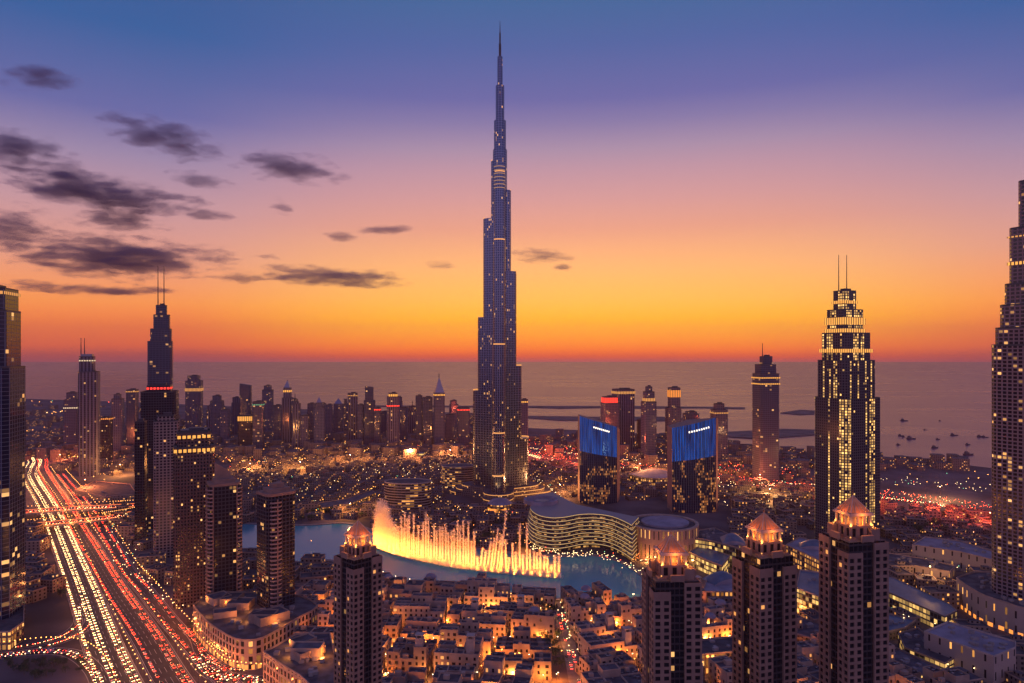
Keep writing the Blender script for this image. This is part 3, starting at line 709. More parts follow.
blue_tower('left blue glass tower, slanted top falling to the right', 503, 579.8, 617, 622.5, 416, 427, 431, False)
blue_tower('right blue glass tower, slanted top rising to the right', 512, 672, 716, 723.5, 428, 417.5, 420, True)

# ------------------------------------------------------------------ apartment towers with pyramid roofs
F['strip'] = facade('dark_window_strip', (.05,.035,.035), (.012,.012,.016), cw=2.6, fh=3.6, fx=.85, fy=.72, lit=.05, E=1.6, grough=.1, wvar=0)
def wall_grid(b, wins, a, c, z0, z1, ncol, fh, fx=.58, fy=.62, dep=.5):
    """a wall with recessed window openings from a to c (outside on the right-hand side)"""
    a, c = Vector(a), Vector(c); d = c-a; L = d.length; d = d/L; nrm = Vector((d.y, -d.x))
    P = lambda s, z, o=0: (a.x+d.x*s-nrm.x*o, a.y+d.y*s-nrm.y*o, z)
    cwid = L/ncol; nf = int((z1-z0)/fh); ztop = z0+nf*fh
    if z1-ztop > .01: b.face([P(0,ztop),P(L,ztop),P(L,z1),P(0,z1)])
    for j in range(nf):
        za = z0+j*fh; w0, w1 = za+fh*(1-fy)*.55, za+fh*(1-fy)*.55+fh*fy
        b.face([P(0,za),P(L,za),P(L,w0),P(0,w0)]); b.face([P(0,w1),P(L,w1),P(L,za+fh),P(0,za+fh)])
        s = 0
        for i in range(ncol):
            s0, s1 = i*cwid+cwid*(1-fx)/2, i*cwid+cwid*(1+fx)/2
            b.face([P(s,w0),P(s0,w0),P(s0,w1),P(s,w1)])
            b.face([P(s0,w0),P(s0,w0,dep),P(s0,w1,dep),P(s0,w1)]); b.face([P(s1,w0,dep),P(s1,w0),P(s1,w1),P(s1,w1,dep)])
            b.face([P(s0,w0),P(s1,w0),P(s1,w0,dep),P(s0,w0,dep)]); b.face([P(s0,w1,dep),P(s1,w1,dep),P(s1,w1),P(s0,w1)])
            wins.append((P(s0,w0,dep),P(s1,w0,dep),P(s1,w1,dep),P(s0,w1,dep), nrm.copy()))
            s = s1
        b.face([P(s,w0),P(L,w0),P(L,w1),P(s,w1)])
def add_windows(T, wins, yaw, loc, rng, limit=100, plit=.022):
    c, s = math.cos(yaw), math.sin(yaw); sc = []
    for w in wins:
        m = [sum(p[i] for p in w[:4])/4 for i in range(3)]
        X, Y = loc[0]+m[0]*c-m[1]*s, loc[1]+m[0]*s+m[1]*c; n = (w[4].x*c-w[4].y*s, w[4].x*s+w[4].y*c)
        dv = Vector((-X, -Y, CAMH-m[2])); r = dv.length; py = Y0+(CAMH-m[2])/Y*FP
        sc.append((((n[0]*dv.x+n[1]*dv.y)/r)/(r*r) if py < 683 else -1, w))
    sc.sort(key=lambda q: -q[0]); rest = [MB(), MB()]
    for i, (v, w) in enumerate(sc):
        on = rng.random() < plit
        if i < limit and v > 0:
            b = MB(); b.face(w[:4]); b.build('window', M['warmlit' if on else 'window'], T)
        else: rest[on].face(w[:4])
    b = MB()
    for q in (0, 1):
        for k in range(0, len(rest[q].v), 4): b.face(rest[q].v[k:k+4], q)
    o = b.build('window', [M['window'], M['warmlit']], T); o['kind'] = 'stuff'
def pyramid_tower(label, px, apex, D, W, yaw, seed, ncol=2, wide=0):
    rng = random.Random(seed); k = D/FP; hA = CAMH-(apex-Y0)*k; loc = ((px-512)*k, D, 0); yaw = R(yaw)
    T = thing('apartment_tower', label, 'tower', loc, yaw, 'sand-coloured towers with glowing pyramid roofs'); OCC_CIRC.append((loc[0], D, W*.8))
    h, c, fh = W/2, W*.36, 3.55; hb = hA-27; hs = hA-16
    b, wins = MB(), []
    for sx, sy in ((-1,-1),(1,-1),(1,1),(-1,1)):
        zt = hb if (sx, sy) == (-1,-1) or wide else hb+4.5
        x0, x1 = sorted((sx*h, sx*(h-c))); y0, y1 = sorted((sy*h, sy*(h-c)))
        Q = [(x0,y0),(x1,y0),(x1,y1),(x0,y1)]
        for i in range(4):
            a, e = Q[i], Q[(i+1) % 4]; nx, ny = (e[1]-a[1], -(e[0]-a[0])); 
            if nx*sx > .1 or ny*sy > .1: wall_grid(b, wins, a, e, 0, zt, ncol, fh)
            else: b.face([(*a,0),(*e,0),(*e,zt),(*a,zt)])
        b.face([(*p, zt-.9) for p in Q]); b.parapet(Q, zt, .8, .4)
        # small turret one step back
        tq = rect(sx*(h-c*.62), sy*(h-c*.62), c*.55, c*.55); b.prism(tq, zt-.9, zt+6.5, 0, 0); b.parapet(tq, zt+6.5, .6, .3)
    b.build('wall', M['tower_stone'], T); add_windows(T, wins, yaw, loc, rng)
    gb = MB(); q = h-1.3; gb.prism([(-q+.02,-q),(q-.02,-q),(q,-q+.02),(q,q-.02),(q-.02,q),(-q+.02,q),(-q,q-.02),(-q,-q+.02)], 0, hs-5, 0, 1, 2.6); gb.build('dark_glazing', [F['strip'], M['roof']], T)
    for sx, sy in ((0,-1),(0,1),(1,0),(-1,0)):         # frames closing the top of each glazed strip
        fb = MB(); w, d = (W-2*c, 1.6) if sx == 0 else (1.6, W-2*c)
        fb.box(sx*(h-.9), sy*(h-.9), hs-5, w, d, 3.2)
        for e in (-1, 1):
            fx_, fy_ = (e*(W/2-c-.4), sy*(h-.9)) if sx == 0 else (sx*(h-.9), e*(W/2-c-.4)); fb.box(fx_, fy_, hb+5.6, .8, .8, hs-5-hb-5.6)
        fb.build('strip_frame', M['tower_stone'], T)
    cb, cw_ = MB(), []; s = W*.56; P = rect(0,0,s,s)
    for i in range(4): wall_grid(cb, cw_, P[i], P[(i+1) % 4], hs-5, hs+2, 3, 7, .5, .62, .6)
    cb.face([(*p, hs+2) for p in P]); cb.build('lantern_storey', M['tower_stone'], T)
    for w in cw_: wb = MB(); wb.face(w[:4]); wb.build('lantern_window', M['window'], T)
    pb = MB(); s2 = s*.94
    for sx in (-1, -.33, .33, 1):
        for sy in (-1, -.33, .33, 1):
            if max(abs(sx), abs(sy)) == 1: pb.box(sx*(s2/2-.6), sy*(s2/2-.6), hs+2, 1, 1, 5)
    pb.box(0, 0, hs+2, s2*.62, s2*.62, 5); pb.build('pavilion', M['beige2'], T)
    eb = MB(); e = s*1.06
    eb.prism(rect(0,0,e,e), hs+7, hs+7.9, 0, 0, bottom=True); eb.prism(rect(0,0,e*.93,e*.93), hs+7.9, hs+8.4, 0, 0); eb.build('cornice', M['beige2'], T)
    rb = MB(); rb.frustum(rect(0,0,e*.80,e*.80), rect(0,0,.6,.6), hs+8.4, hA); ro = rb.build('pyramid_roof', M['bronze'], T)
    ib = MB(); B = rect(0,0,e*.82,e*.82)
    for p in B: ib.tube((*p, hs+8.5), (0,0,hA+.3), .32, .2, 0, 4)
    for i in range(4):
        a, c2 = Vector(B[i]), Vector(B[(i+1) % 4])
        for q in (.25,.5,.75): m_ = a.lerp(c2, q); ib.tube((m_.x, m_.y, hs+8.5), (0,0,hA+.2), .16, .1, 0, 4)
    ib.build('roof_rib', M['beige2'], ro); fb = MB(); fb.tube((0,0,hA), (0,0,hA+3.2), .25, .06); fb.build('finial', M['bronze'], ro)
    for sx, sy in ((0,-1),(0,1),(1,0),(-1,0)):
        light('pavilion_light', (sx*s*.42, sy*s*.42, hs+3.6), 620, (1,.27,.025), .4, T)
        light('roof_light', (sx*(e*.5+2.2), sy*(e*.5+2.2), hs+8.2), 1300, (1,.27,.03), .4, T)
    for sx, sy in ((-1,-1),(1,-1),(1,1),(-1,1)):
        light('turret_light', (sx*(h-c*.62)*1.0, sy*(h-c*.62)*1.0, hb+13.2), 900, (1,.45,.08), .3, T)
        lb = MB(); lb.ball((sx*(h-c*.62), sy*(h-c*.62), hb+(6.2 if (sx,sy)==(-1,-1) or wide else 10.7)+1.2), .55); lb.build('turret_lamp', M['gold'], T)
pyramid_tower('pyramid-roofed tower standing alone left of the fountain', 358, 521, 440, 21.5, 47, 1)
pyramid_tower('shortest of the three pyramid-roofed towers on the right, nearest the lake', 671, 535, 375, 25.5, 3, 2)
pyramid_tower('middle one of the three pyramid-roofed towers on the right', 764, 513, 380, 23.6, 18, 3, wide=1)
pyramid_tower('tallest pyramid-roofed tower, in front of the twin-masted hotel tower', 853, 496, 365, 23.4, 12, 4)

# ------------------------------------------------------------------ balcony towers on the left podium
def balcony_tower(label, x0, x1, ybase, ytop, yaw, stacks, fin):
    D = dist(ybase); k = D/FP; w = (x1-x0)*k; h = CAMH+(Y0-ytop)*k; fh = 3.7; loc = (((x0+x1)/2-512)*k, D, 0)
    T = thing('balcony_tower', label, 'tower', loc, R(yaw), 'dark towers with stacked balconies'); OCC_CIRC.append((loc[0], D, w*.6))
    W = w/(abs(math.cos(R(yaw)))+.85*abs(math.sin(R(yaw))))*.94; d = W*.85
    P = [(-W/2,-d/2+4),(-W/2+1.2,-d/2+1.2),(-W/2+4,-d/2),(W/2-4,-d/2),(W/2-1.2,-d/2+1.2),(W/2,-d/2+4),(W/2,d/2),(-W/2,d/2)]
    b = MB(); b.prism(P, 0, h-6, 0, 1, 3.6); b.build('glass_shaft', [F['dark'], M['roof']], T)
    nf = int((h-14)/fh)
    for (cx, cy, rx, ry, a0, a1) in stacks:
        cx, cy, rx, ry = cx*W, cy*d, rx*W, ry*d; n = 10
        A = [(cx+rx*math.cos(R(a0+(a1-a0)*i/n)), cy+ry*math.sin(R(a0+(a1-a0)*i/n))) for i in range(n+1)]
        B = [(cx+(x-cx)*.55, cy+(y-cy)*.55) for x, y in A]
        bb = MB()
        for i in range(n):
            bb.face([(*A[i],0),(*A[i+1],0),(*A[i+1],1.35),(*A[i],1.35)]); bb.face([(*A[i+1],.3),(*A[i],.3),(*B[i],.3),(*B[i+1],.3)][::-1]); bb.face([(*A[i],0),(*B[i],0),(*B[i+1],0),(*A[i+1],0)])
        me = bb.mesh('balcony', [M['white_pink']])
        for j in range(nf): link('balcony', me, T, (0,0,8+j*fh))
        cb = MB()
        for q in (0, n//2, n):
            x, y = A[q]; cb.box(cx+(x-cx)*.97, cy+(y-cy)*.97, 0, .9, .9, 8+nf*fh)
        cb.build('column', M['tower_stone'], T)
    b = MB(); b.prism(inset(P, -.5), h-6, h-3.5, 0, 0, bottom=True); b.prism(inset(P, 4), h-3.5, h, 0, 0); b.build('roof_cap', M['tower_stone'], T)
    fb = MB()
    if fin: fb.prism([(-W*.3,-1),(W*.25,-1),(W*.25,1),(-W*.3,1)], h, h+3, 0, 0, ztop=[h+16,h+5,h+5,h+16])
    else: fb.tube((W*.15,0,h), (W*.15,0,h+18), .4, .15); fb.box(0,0,h,W*.4,d*.3,4)
    fb.build('roof_fin' if fin else 'mast', M['tower_stone'], T)
M['white_pink'] = mat('balcony_render', (.34,.235,.21), .75)
balcony_tower('dark balcony tower with a slanting roof fin, left one of the pair on the podium', 204.5, 242.5, 613, 478, 32, [(-.47,-.12,.16,.42,130,290),(.44,-.2,.15,.4,-115,80)], True)
balcony_tower('dark balcony tower with a thin roof mast, right one of the pair on the podium', 256, 297.5, 629, 487, 44, [(-.22,-.46,.2,.17,165,375),(.46,.1,.14,.4,-120,100)], False)

# ------------------------------------------------------------------ buildings given by their roof outline
def occ(poly): OCC_POLY.append(poly)
def block(name, label, roof_px, h, fac, roofm='roof', cat='building', group=None, par=1.4, wallm=None, light_base=None, plant=0, z0=0, sm=0, terr=0):
    P = [g(x, y, h) for x, y in roof_px]
    if sm: P = [(p.x, p.y) for p in smooth(P+[P[0]], sm)][:-1]
    P = ccw(P); c = (sum(p[0] for p in P)/len(P), sum(p[1] for p in P)/len(P)); Q = [(p[0]-c[0], p[1]-c[1]) for p in P]
    T = thing(name, label, cat, (*c, 0), 0, group); occ(P)
    b = MB(); b.prism(Q, z0, h-.5, 0, 1, 4); b.build('wall', [F[fac], M[roofm]], T)
    if par:
        b = MB(); b.parapet(Q, h-.5, par, .6); b.build('parapet', M[wallm or 'beige'], T)
    if light_base:
        b = MB()
        for i in range(len(Q)):
            a, e = Vector(Q[i]), Vector(Q[(i+1) % len(Q)]); d = (e-a); n = max(1, int(d.length/6)); nn = Vector((d.y, -d.x)).normalized()*.08
            for q in range(n):
                s, f = a.lerp(e, (q+.25)/n)+nn, a.lerp(e, (q+.75)/n)+nn; b.face([(*s,.6),(*f,.6),(*f,4.2),(*s,4.2)])
        b.build('arcade', M[light_base], T)
    rng = random.Random(int(c[0]*7+c[1]))
    for q in range(terr*30):                          # upper terraces and their lamps
        if terr <= 0: break
        x, y, w, d = rng.uniform(-90,90), rng.uniform(-60,60), rng.uniform(14,30), rng.uniform(12,20)
        if all(inpoly(p, inset(Q, 3)) for p in rect(x, y, w*1.15, d*1.15)) and not any(math.hypot(c[0]+x-a, c[1]+y-e) < r*.9+8 for a, e, r in OCC_CIRC):
            terr -= 1; b = MB(); R4 = rect(x, y, w, d, .4*(terr % 3)); z_ = h+rng.uniform(3.5,7.5); b.prism(R4, h-.5, z_, 0, 1, 5); b.parapet(R4, z_, 1, .5, 0); b.build('upper_terrace', [M['beige'], M['roof']], T)
            light('terrace_lamp', (x+w*.5+3, y-d*.5-3, h+3.5), 2500, (1,.32,.05), .5, T); light('terrace_lamp', (x-w*.5-3, y-d*.2, h+3.5), 1500, (1,.36,.07), .5, T)
    xs, ys = [p[0] for p in Q], [p[1] for p in Q]; pb = MB(); cnt = 0; tries = 0
    while cnt < plant and tries < 400:
        tries += 1; x, y = rng.uniform(min(xs), max(xs)), rng.uniform(min(ys), max(ys)); r = 4
        if all(inpoly((x+dx*r, y+dy*r), Q) for dx in (-1,1) for dy in (-1,1)):
            pb.box(x, y, h-.5, rng.uniform(2,5), rng.uniform(2,4), rng.uniform(1.2,3), rng.choice((0,.4)), cell=0); cnt += 1
    if cnt: pb.build('roof_plant', M['concrete'], T)['kind'] = 'stuff'
    return T, Q, c
F['podium'] = facade('podium_wall', (.42,.28,.21), (.02,.018,.02), cw=5, fh=6, fx=.5, fy=.68, lit=.10, warm=(1,.4,.08), E=1.8, wvar=0)
F['stone'] = facade('blank_stone_wall', (.42,.31,.25), (.03,.025,.025), cw=9, fh=13, fx=.18, fy=.5, lit=.25, warm=(1,.45,.1), E=1.6, wvar=0)
F['drum'] = facade('arched_drum_wall', (.40,.22,.16), (.03,.02,.02), cw=9, fh=24, fx=.24, fy=.7, lit=.6, warm=(1,.5,.12), E=1.5, wvar=0, cluster=.2)
T, Q, c = block('podium', 'long curved arcaded podium under the two balcony towers', [(193,605),(205,620),(220,631),(235,639),(250,640.5),(263,638),(282,628),(300,617),(318,606),(300,596),(275,594),(240,592),(212,594)], 24, 'podium', light_base='amber', plant=26, terr=7, group='arcaded podium blocks', sm=2)
T, Q, c = block('podium', 'second arcaded podium in front, at the foot of the lone pyramid-roofed tower', [(263,652),(272,648),(296,634),(330,633),(336,660),(345,700),(325,700),(300,676),(280,664)], 26, 'podium', light_base='amber', plant=22, terr=6, group='arcaded podium blocks')
block('podium', 'tall-arched curved podium under the ribbed tower at the right edge', [(956,578),(964,584),(972,589),(985,596),(1007,603),(1026,609),(1070,612),(1070,585),(1030,577),(1000,573),(975,572)], 27, 'stone', light_base='amber', plant=30, sm=2)
block('podium', 'low lit podium at the foot of the dark tower on the left edge', [(-60,620),(-20,633),(10,632),(24,622),(24,600),(-60,590)], 16, 'mall_orange', plant=6)
block('hall', 'big windowless stone hall with pale roof slabs, lower right', [(924,632),(994,657),(1016,648),(1016,642),(948,622)], 22, 'stone', 'roof_pale', plant=14, wallm='beige2')
block('hall', 'lower annex with a lit ground floor left of the stone hall', [(898,634),(918,628),(930,638),(960,655),(945,664),(905,648)], 9, 'mall', 'roof', plant=10)
block('hall', 'lit low terrace building between the pyramid tower and the stone hall', [(878,650),(896,648),(940,668),(930,676),(890,672)], 8, 'mall', 'roof', plant=6)
T, Q, c = block('galleria', 'long glazed gallery with a blue metal roof, yellow inside', [(880,588),(945,616),(957,610),(950,604),(895,578),(880,574)], 16, 'mall', 'roof_blue', par=.5)
block('hall', 'flat blue-roofed hall below the long glazed gallery', [(880,612),(916,620),(905,628),(880,634)], 8, 'house', 'roof_blue', plant=4)
# mall between and behind the pyramid towers
block('mall_wing', 'yellow-lit glass mall wing right beside the round drum', [(692,538),(712,541),(738,548),(742,540),(715,528),(700,530)], 26, 'mall', 'roof', plant=6)
block('mall_wing', 'lit glass mall front with terraces below the yellow-lit wing', [(689,552),(706,560),(722,566),(730,556),(700,546)], 16, 'mall', 'roof_blue', plant=3)
block('mall_wing', 'orange-lit hall with a wave-shaped pale roof between the first two pyramid towers', [(702,592),(734,592),(740,580),(726,572),(708,577)], 17, 'mall_orange', 'roof_pale')
block('mall_wing', 'orange arcaded low block between the first two pyramid towers, lowest in view', [(700,655),(736,652),(740,636),(700,640)], 16, 'mall_orange', 'roof', plant=4)
block('mall_wing', 'yellow glazed store block between the middle and the tallest pyramid tower', [(796,588),(822,598),(838,590),(838,575),(800,570)], 24, 'mall', 'roof_blue', plant=4)
block('mall_wing', 'dark roofed hall with orange windows behind the middle pyramid tower', [(786,545),(822,562),(832,548),(800,537)], 22, 'mall_orange', 'roof_pale', plant=4)
block('mall_wing', 'dark flat roof in front of the yellow glazed store block', [(796,634),(822,642),(838,628),(800,618)], 10, 'house', 'roof', plant=6)
# shell shaped roofs
def shell(label, px, py, h, rx, ry, yaw):
    x, y = g(px, py, h); T = thing('shell_roof', label, 'roof', (x, y, h-.4), R(yaw), 'shell roofs of the mall')
    b = MB(); b.smooth = True; nu, nv = 14, 6
    pt = lambda i, j: (rx*(-1+2*i/nu), ry*(-1+2*j/nv), 9*(1-(-1+2*i/nu)**2)*(1-.55*(-1+2*j/nv)**2)+.4)
    for i in range(nu):
        for j in range(nv): b.face([pt(i,j),pt(i+1,j),pt(i+1,j+1),pt(i,j+1)])
    b.build('roof_skin', M['roof_blue'], T)
    e = MB()
    for i in range(nu):
        for j in (0, nv): a, c = pt(i,j), pt(i+1,j); e.face([(a[0],a[1],-.5),(c[0],c[1],-.5),c,a])
    e.build('rim', M['roof_pale'], T)
shell('blue shell roof over the orange-lit hall between the first two pyramid towers', 722, 580, 17, 17, 11, 20)
shell('tall blue shell roof left of the middle pyramid tower', 733, 541, 26, 14, 16, -10)
shell('pale shell roof behind the middle pyramid tower', 815, 547, 22, 18, 12, -20)
# round drum
dx, dy = g(663, 553); D = dy; r = 34.5*D/FP
T = thing('rotunda', 'big round terracotta drum with tall lit slots and a pale disc roof', 'building', (dx, dy, 0)); OCC_CIRC.append((dx, dy, r+3))
b = MB(); b.prism(ngon(0,0,r,48), 0, 38, 0, 1, 9); b.build('drum', [F['drum'], M['roof']], T)
b = MB(); b.parapet(ngon(0,0,r+.3,48), 37.9, 2, 4); b.build('cornice', M['beige'], T)
b = MB(); b.prism(ngon(3,2,r*.68,48), 38, 40.2, 0, 0); b.frustum(ngon(3,2,r*.66,48), ngon(3,2,r*.15,48), 40.2, 42, 0); b.build('roof_disc', M['roof_pale'], T)
for a in range(190, 352, 23): light('wall_washer', ((r+7)*math.cos(R(a)), (r+7)*math.sin(R(a)), 4), 14000, (1,.42,.1), .8, T)
# hotel / mall front with wavy balconies by the lake
fr = smooth([g(*p) for p in [(533,531),(529,541),(537,549.5),(552,553),(566,552),(580,549),(595,548.5),(610,551),(623,557),(632,563)]], 5)
fr = [(p.x, p.y) for p in fr]; bk = [(fr[-1][0]+18, fr[-1][1]+45), (fr[len(fr)//2][0]+10, fr[len(fr)//2][1]+66), (fr[0][0]+32, fr[0][1]+55), (fr[0][0]+4, fr[0][1]+35)]
foot = ccw(fr+bk); c0 = (fr[20][0], fr[20][1]); occ(foot)
fo = [(p[0]-c0[0], p[1]-c0[1]) for p in foot]
T = thing('waterfront_building', 'wavy lakeside building wrapped in lit white balcony bands', 'building', (*c0, 0))
b = MB(); b.prism(inset(fo, 1.5), 0, 44, 0, 1, 4); b.build('glass_front', [F['mall_dim'] if 'mall_dim' in F else F['mall'], M['roof']], T)
for j in range(9):
    b = MB(); o = inset(fo, -1.6+max(0, j-5)*1.1); z = 6+j*4.75; b.prism(o, z, z+1.0, 0, 0, bottom=True)
    s_ = b.build('balcony_band', M['white'], T)
    lb = MB(); o2 = inset(fo, -1.72+max(0, j-5)*1.1); 
    for i in range(len(o2)-1): lb.face([(*o2[i],z+.15),(*o2[i+1],z+.15),(*o2[i+1],z+.6),(*o2[i],z+.6)])
    lb.build('light_strip', M['yellowlit'], s_)
rx, ry = fo[4][0]+17, fo[4][1]+24
b = MB(); b.parapet(ngon(rx, ry, 24, 36), 45, 5, 3.5); b.prism(ngon(rx, ry, 20.4, 36), 45, 46, 0, 0); b.build('roof_ring', M['roof_pale'], T)
b = MB(); b.prism(ngon(rx+2, ry+2, 11, 28), 46, 48, 0, 0); b.build('roof_disc', M['roof_blue'], T)
# banded office blocks left of the tallest tower
def drum_office(label, px, py, rw, h):
    x, y = g(px, py); k = y/FP; T = thing('curved_office', label, 'building', (x, y, 0), 0, 'curved banded blocks behind the fountain'); OCC_CIRC.append((x, y, rw*k))
    P = [(rw*k*math.cos(a), rw*.62*k*math.sin(a)) for a in [q*2*math.pi/36 for q in range(36)]]
    b = MB(); b.prism(P, 0, h, 0, 1, 5); b.build('wall', [F['rotana'], M['roof']], T)
    for z in [4.2*q for q in range(1, int(h/4.2))]:
        b = MB(); b.prism(inset(P, -.7), z-.4, z+.4, 0, 0, bottom=True); b.build('floor_band', M['beige2'], T)
    b = MB(); b.parapet(inset(P, -.3), h, 1.6, 1); b.build('parapet', M['beige2'], T)
drum_office('rounded amber-lit office block just behind the left end of the fountain', 408, 507, 23.5, 42)
drum_office('rounded darker office block left of the tallest tower, farther back', 459, 487, 17.5, 40)
block('hall', 'curved lit arcade building in the park beyond the left pool', [(318,503),(345,499),(372,490),(376,493),(350,504),(322,508)], 9, 'mall_orange', 'roof')
block('hall', 'white lit exhibition shed far behind the towers left of the centre', [(408,453.5),(424,453.5),(425,451),(409,451)], 10, 'mall', 'roof_pale')
block('hall', 'low round-roofed station building with an orange lit rim behind the blue towers', [(628,474),(645,478),(668,478),(672,472),(650,468)], 14, 'mall_orange', 'roof_pale', sm=3)
block('hall', 'wide dark shed beside the highway under the left far towers', [(75,490),(105,497),(137,494),(130,484),(95,481)], 9, 'house', 'roof', plant=6)
block('palace', 'long stone mansion complex with arched wings on the right', [(912,545),(960,552),(992,560),(998,553),(960,541),(925,537)], 22, 'stone', 'roof_pale', plant=10)
block('palace', 'lower front wing of the stone mansion complex on the right', [(884,560),(915,566),(950,572),(956,566),(920,558),(888,553)], 12, 'stone', 'roof', plant=8)

# ------------------------------------------------------------------ fountain
fl = smooth([g(*p) for p in [(374,546),(386,551),(400,556),(425,562),(450,567),(475,570.5),(500,573),(530,576),(561,578.5)]], 10)
f0 = fl[40]; FT = thing('fountain', 'long row of tall golden lit water jets across the lake', 'fountain', (f0.x, f0.y, .2))
M['spray'] = mat('water_spray', (.85,.85,.85), .6)
sm_, st_, sb_ = M['spray'], M['spray'].node_tree, M['spray'].node_tree.nodes['Principled BSDF']
tr = N(st_,'ShaderNodeBsdfTranslucent'); tr.inputs[0].default_value = (.9,.9,.9,1); mx = N(st_,'ShaderNodeMixShader'); mx.inputs[0].default_value = .5
st_.links.new(sb_.outputs[0], mx.inputs[1]); st_.links.new(tr.outputs[0], mx.inputs[2]); st_.links.new(mx.outputs[0], st_.nodes['Material Output'].inputs[0])
def jet_mesh(seed, h, r, n, lean=0.0):
    rng = random.Random(seed); b = MB()
    for i in range(n):
        t_ = rng.random()**1.25; z = t_*h
        rad = r*(.25+.95*t_+.8*max(0, .12-t_)*6)*(.2+abs(rng.gauss(0,.55))); a = rng.random()*6.283
        x, y = rad*math.cos(a)+lean*t_*h, rad*math.sin(a); s = rng.uniform(.13,.36)*(1.1-.5*t_)
        e = s*rng.uniform(2,5)
        q = rng.random()*3.14; dx, dy = s*math.cos(q), s*math.sin(q)
        b.face([(x-dx,y-dy,z),(x+dx,y+dy,z+s*.3),(x,y,z+e)]); b.face([(x-dy,y+dx,z+e*.5),(x+dy,y-dx,z+e*.5),(x,y,z-e*.4)])
    return b.mesh('jet', [M['spray']])
prof = [(374,20),(377,42),(381,49),(386,48),(391,40),(396,28),(404,44),(408,36),(414,38),(420,28),(426,50),(432,30),(440,36),(447,38),(452,34),(457,40),(463,40),(466,44),(471,44),(474,38),(478,20),(484,24),(489,34),(494,42),(500,54),(504,38),(509,18),(514,30),(518,46),(523,34),(526,50),(530,26),(536,24),(541,26),(546,24),(550,24),(554,25),(558,28),(561,22)]
def hprof(px):
    for (a, ha), (c, hc) in zip(prof, prof[1:]):
        if a <= px <= c: return (ha+(hc-ha)*(px-a)/(c-a))*(1.18 if 398 < px < 545 else 1)
    return 15
rng = random.Random(5); pl = fine([Vector((p.x, p.y, 0)) for p in fl], 1.0)
jets = 70
base_j = [jet_mesh(s, 1.0, 1, 10) for s in ()]
for i in range(jets):
    p = pl[int((i+.5)/jets*(len(pl)-1))]; px = 512+p.x/p.y*FP; h = (hprof(px)*rng.uniform(.86,1.05) if i % 2 == 0 or px < 396 else hprof(px)*rng.uniform(.5,.92))*p.y/FP
    lean = (p.x-(f0.x+6))*0; 
    if 478 < px < 500: lean = .12
    link('jet', jet_mesh(i, h, 3.2 if px < 396 else 1.5, int((1500 if px < 396 else 760)*max(.5, h/30)), lean), FT, (p.x-f0.x, p.y-f0.y, 0))
mv = bpy.data.materials.new('spray_mist'); mv.use_nodes = True; t = mv.node_tree; t.nodes.clear()
pv = N(t,'ShaderNodeVolumePrincipled'); pv.inputs['Color'].default_value = (.95,.95,.95,1); pv.inputs['Density'].default_value = .008
t.links.new(pv.outputs[0], N(t,'ShaderNodeOutputMaterial').inputs['Volume'])
b = MB(); cp = [Vector((p.x-f0.x, p.y-f0.y, 0)) for p in fl]; secs = []
for i, p in enumerate(cp):
    d = (cp[min(i+1, len(cp)-1)]-cp[max(0, i-1)]); nn = Vector((-d.y, d.x, 0)).normalized(); px = 512+fl[i].x/fl[i].y*FP; hh_ = max(8, hprof(px)*fl[i].y/FP*.62)
    secs.append([p+nn*a*6+Vector((0,0,.3+z*hh_)) for a, z in ((-1,0),(-.9,.45),(-.45,.9),(0,1),(.45,.9),(.9,.45),(1,0))])
for A, B in zip(secs, secs[1:]):
    for q in range(7): b.face([A[q], B[q], B[(q+1) % 7], A[(q+1) % 7]])
b.face(secs[0]); b.face(secs[-1][::-1]); b.build('spray_mist', mv, FT)['kind'] = 'stuff'
fb = MB()
for i in range(9000):
    p = pl[rng.randrange(len(pl))]; s = rng.uniform(.25,.6); x, y, z = p.x-f0.x+rng.gauss(0,2.2), p.y-f0.y+rng.gauss(0,2.2), abs(rng.gauss(0,3.2)); q = rng.random()*3.14
    fb.face([(x-s*math.cos(q),y-s*math.sin(q),z),(x+s*math.cos(q),y+s*math.sin(q),z+s*.4),(x,y,z+s*1.8)])
fb.build('spray_foam', M['spray'], FT)['kind'] = 'stuff'
for i in range(30):
    p = pl[int((i+.5)/30*(len(pl)-1))]; px = 512+p.x/p.y*FP
    light('jet_lamp', (p.x-f0.x, p.y-f0.y-6.5, .8), 240000 if px > 396 else 290000, (1,.27,.025), 1.5, FT, 80, (R(166),0,0))
    light('jet_fill_light', (p.x-f0.x, p.y-f0.y-15, .6), 110000 if px > 396 else 130000, (1,.25,.025), .8, FT, 75, (R(152.5),0,0))  # added fill spots that brighten the near side of the jets

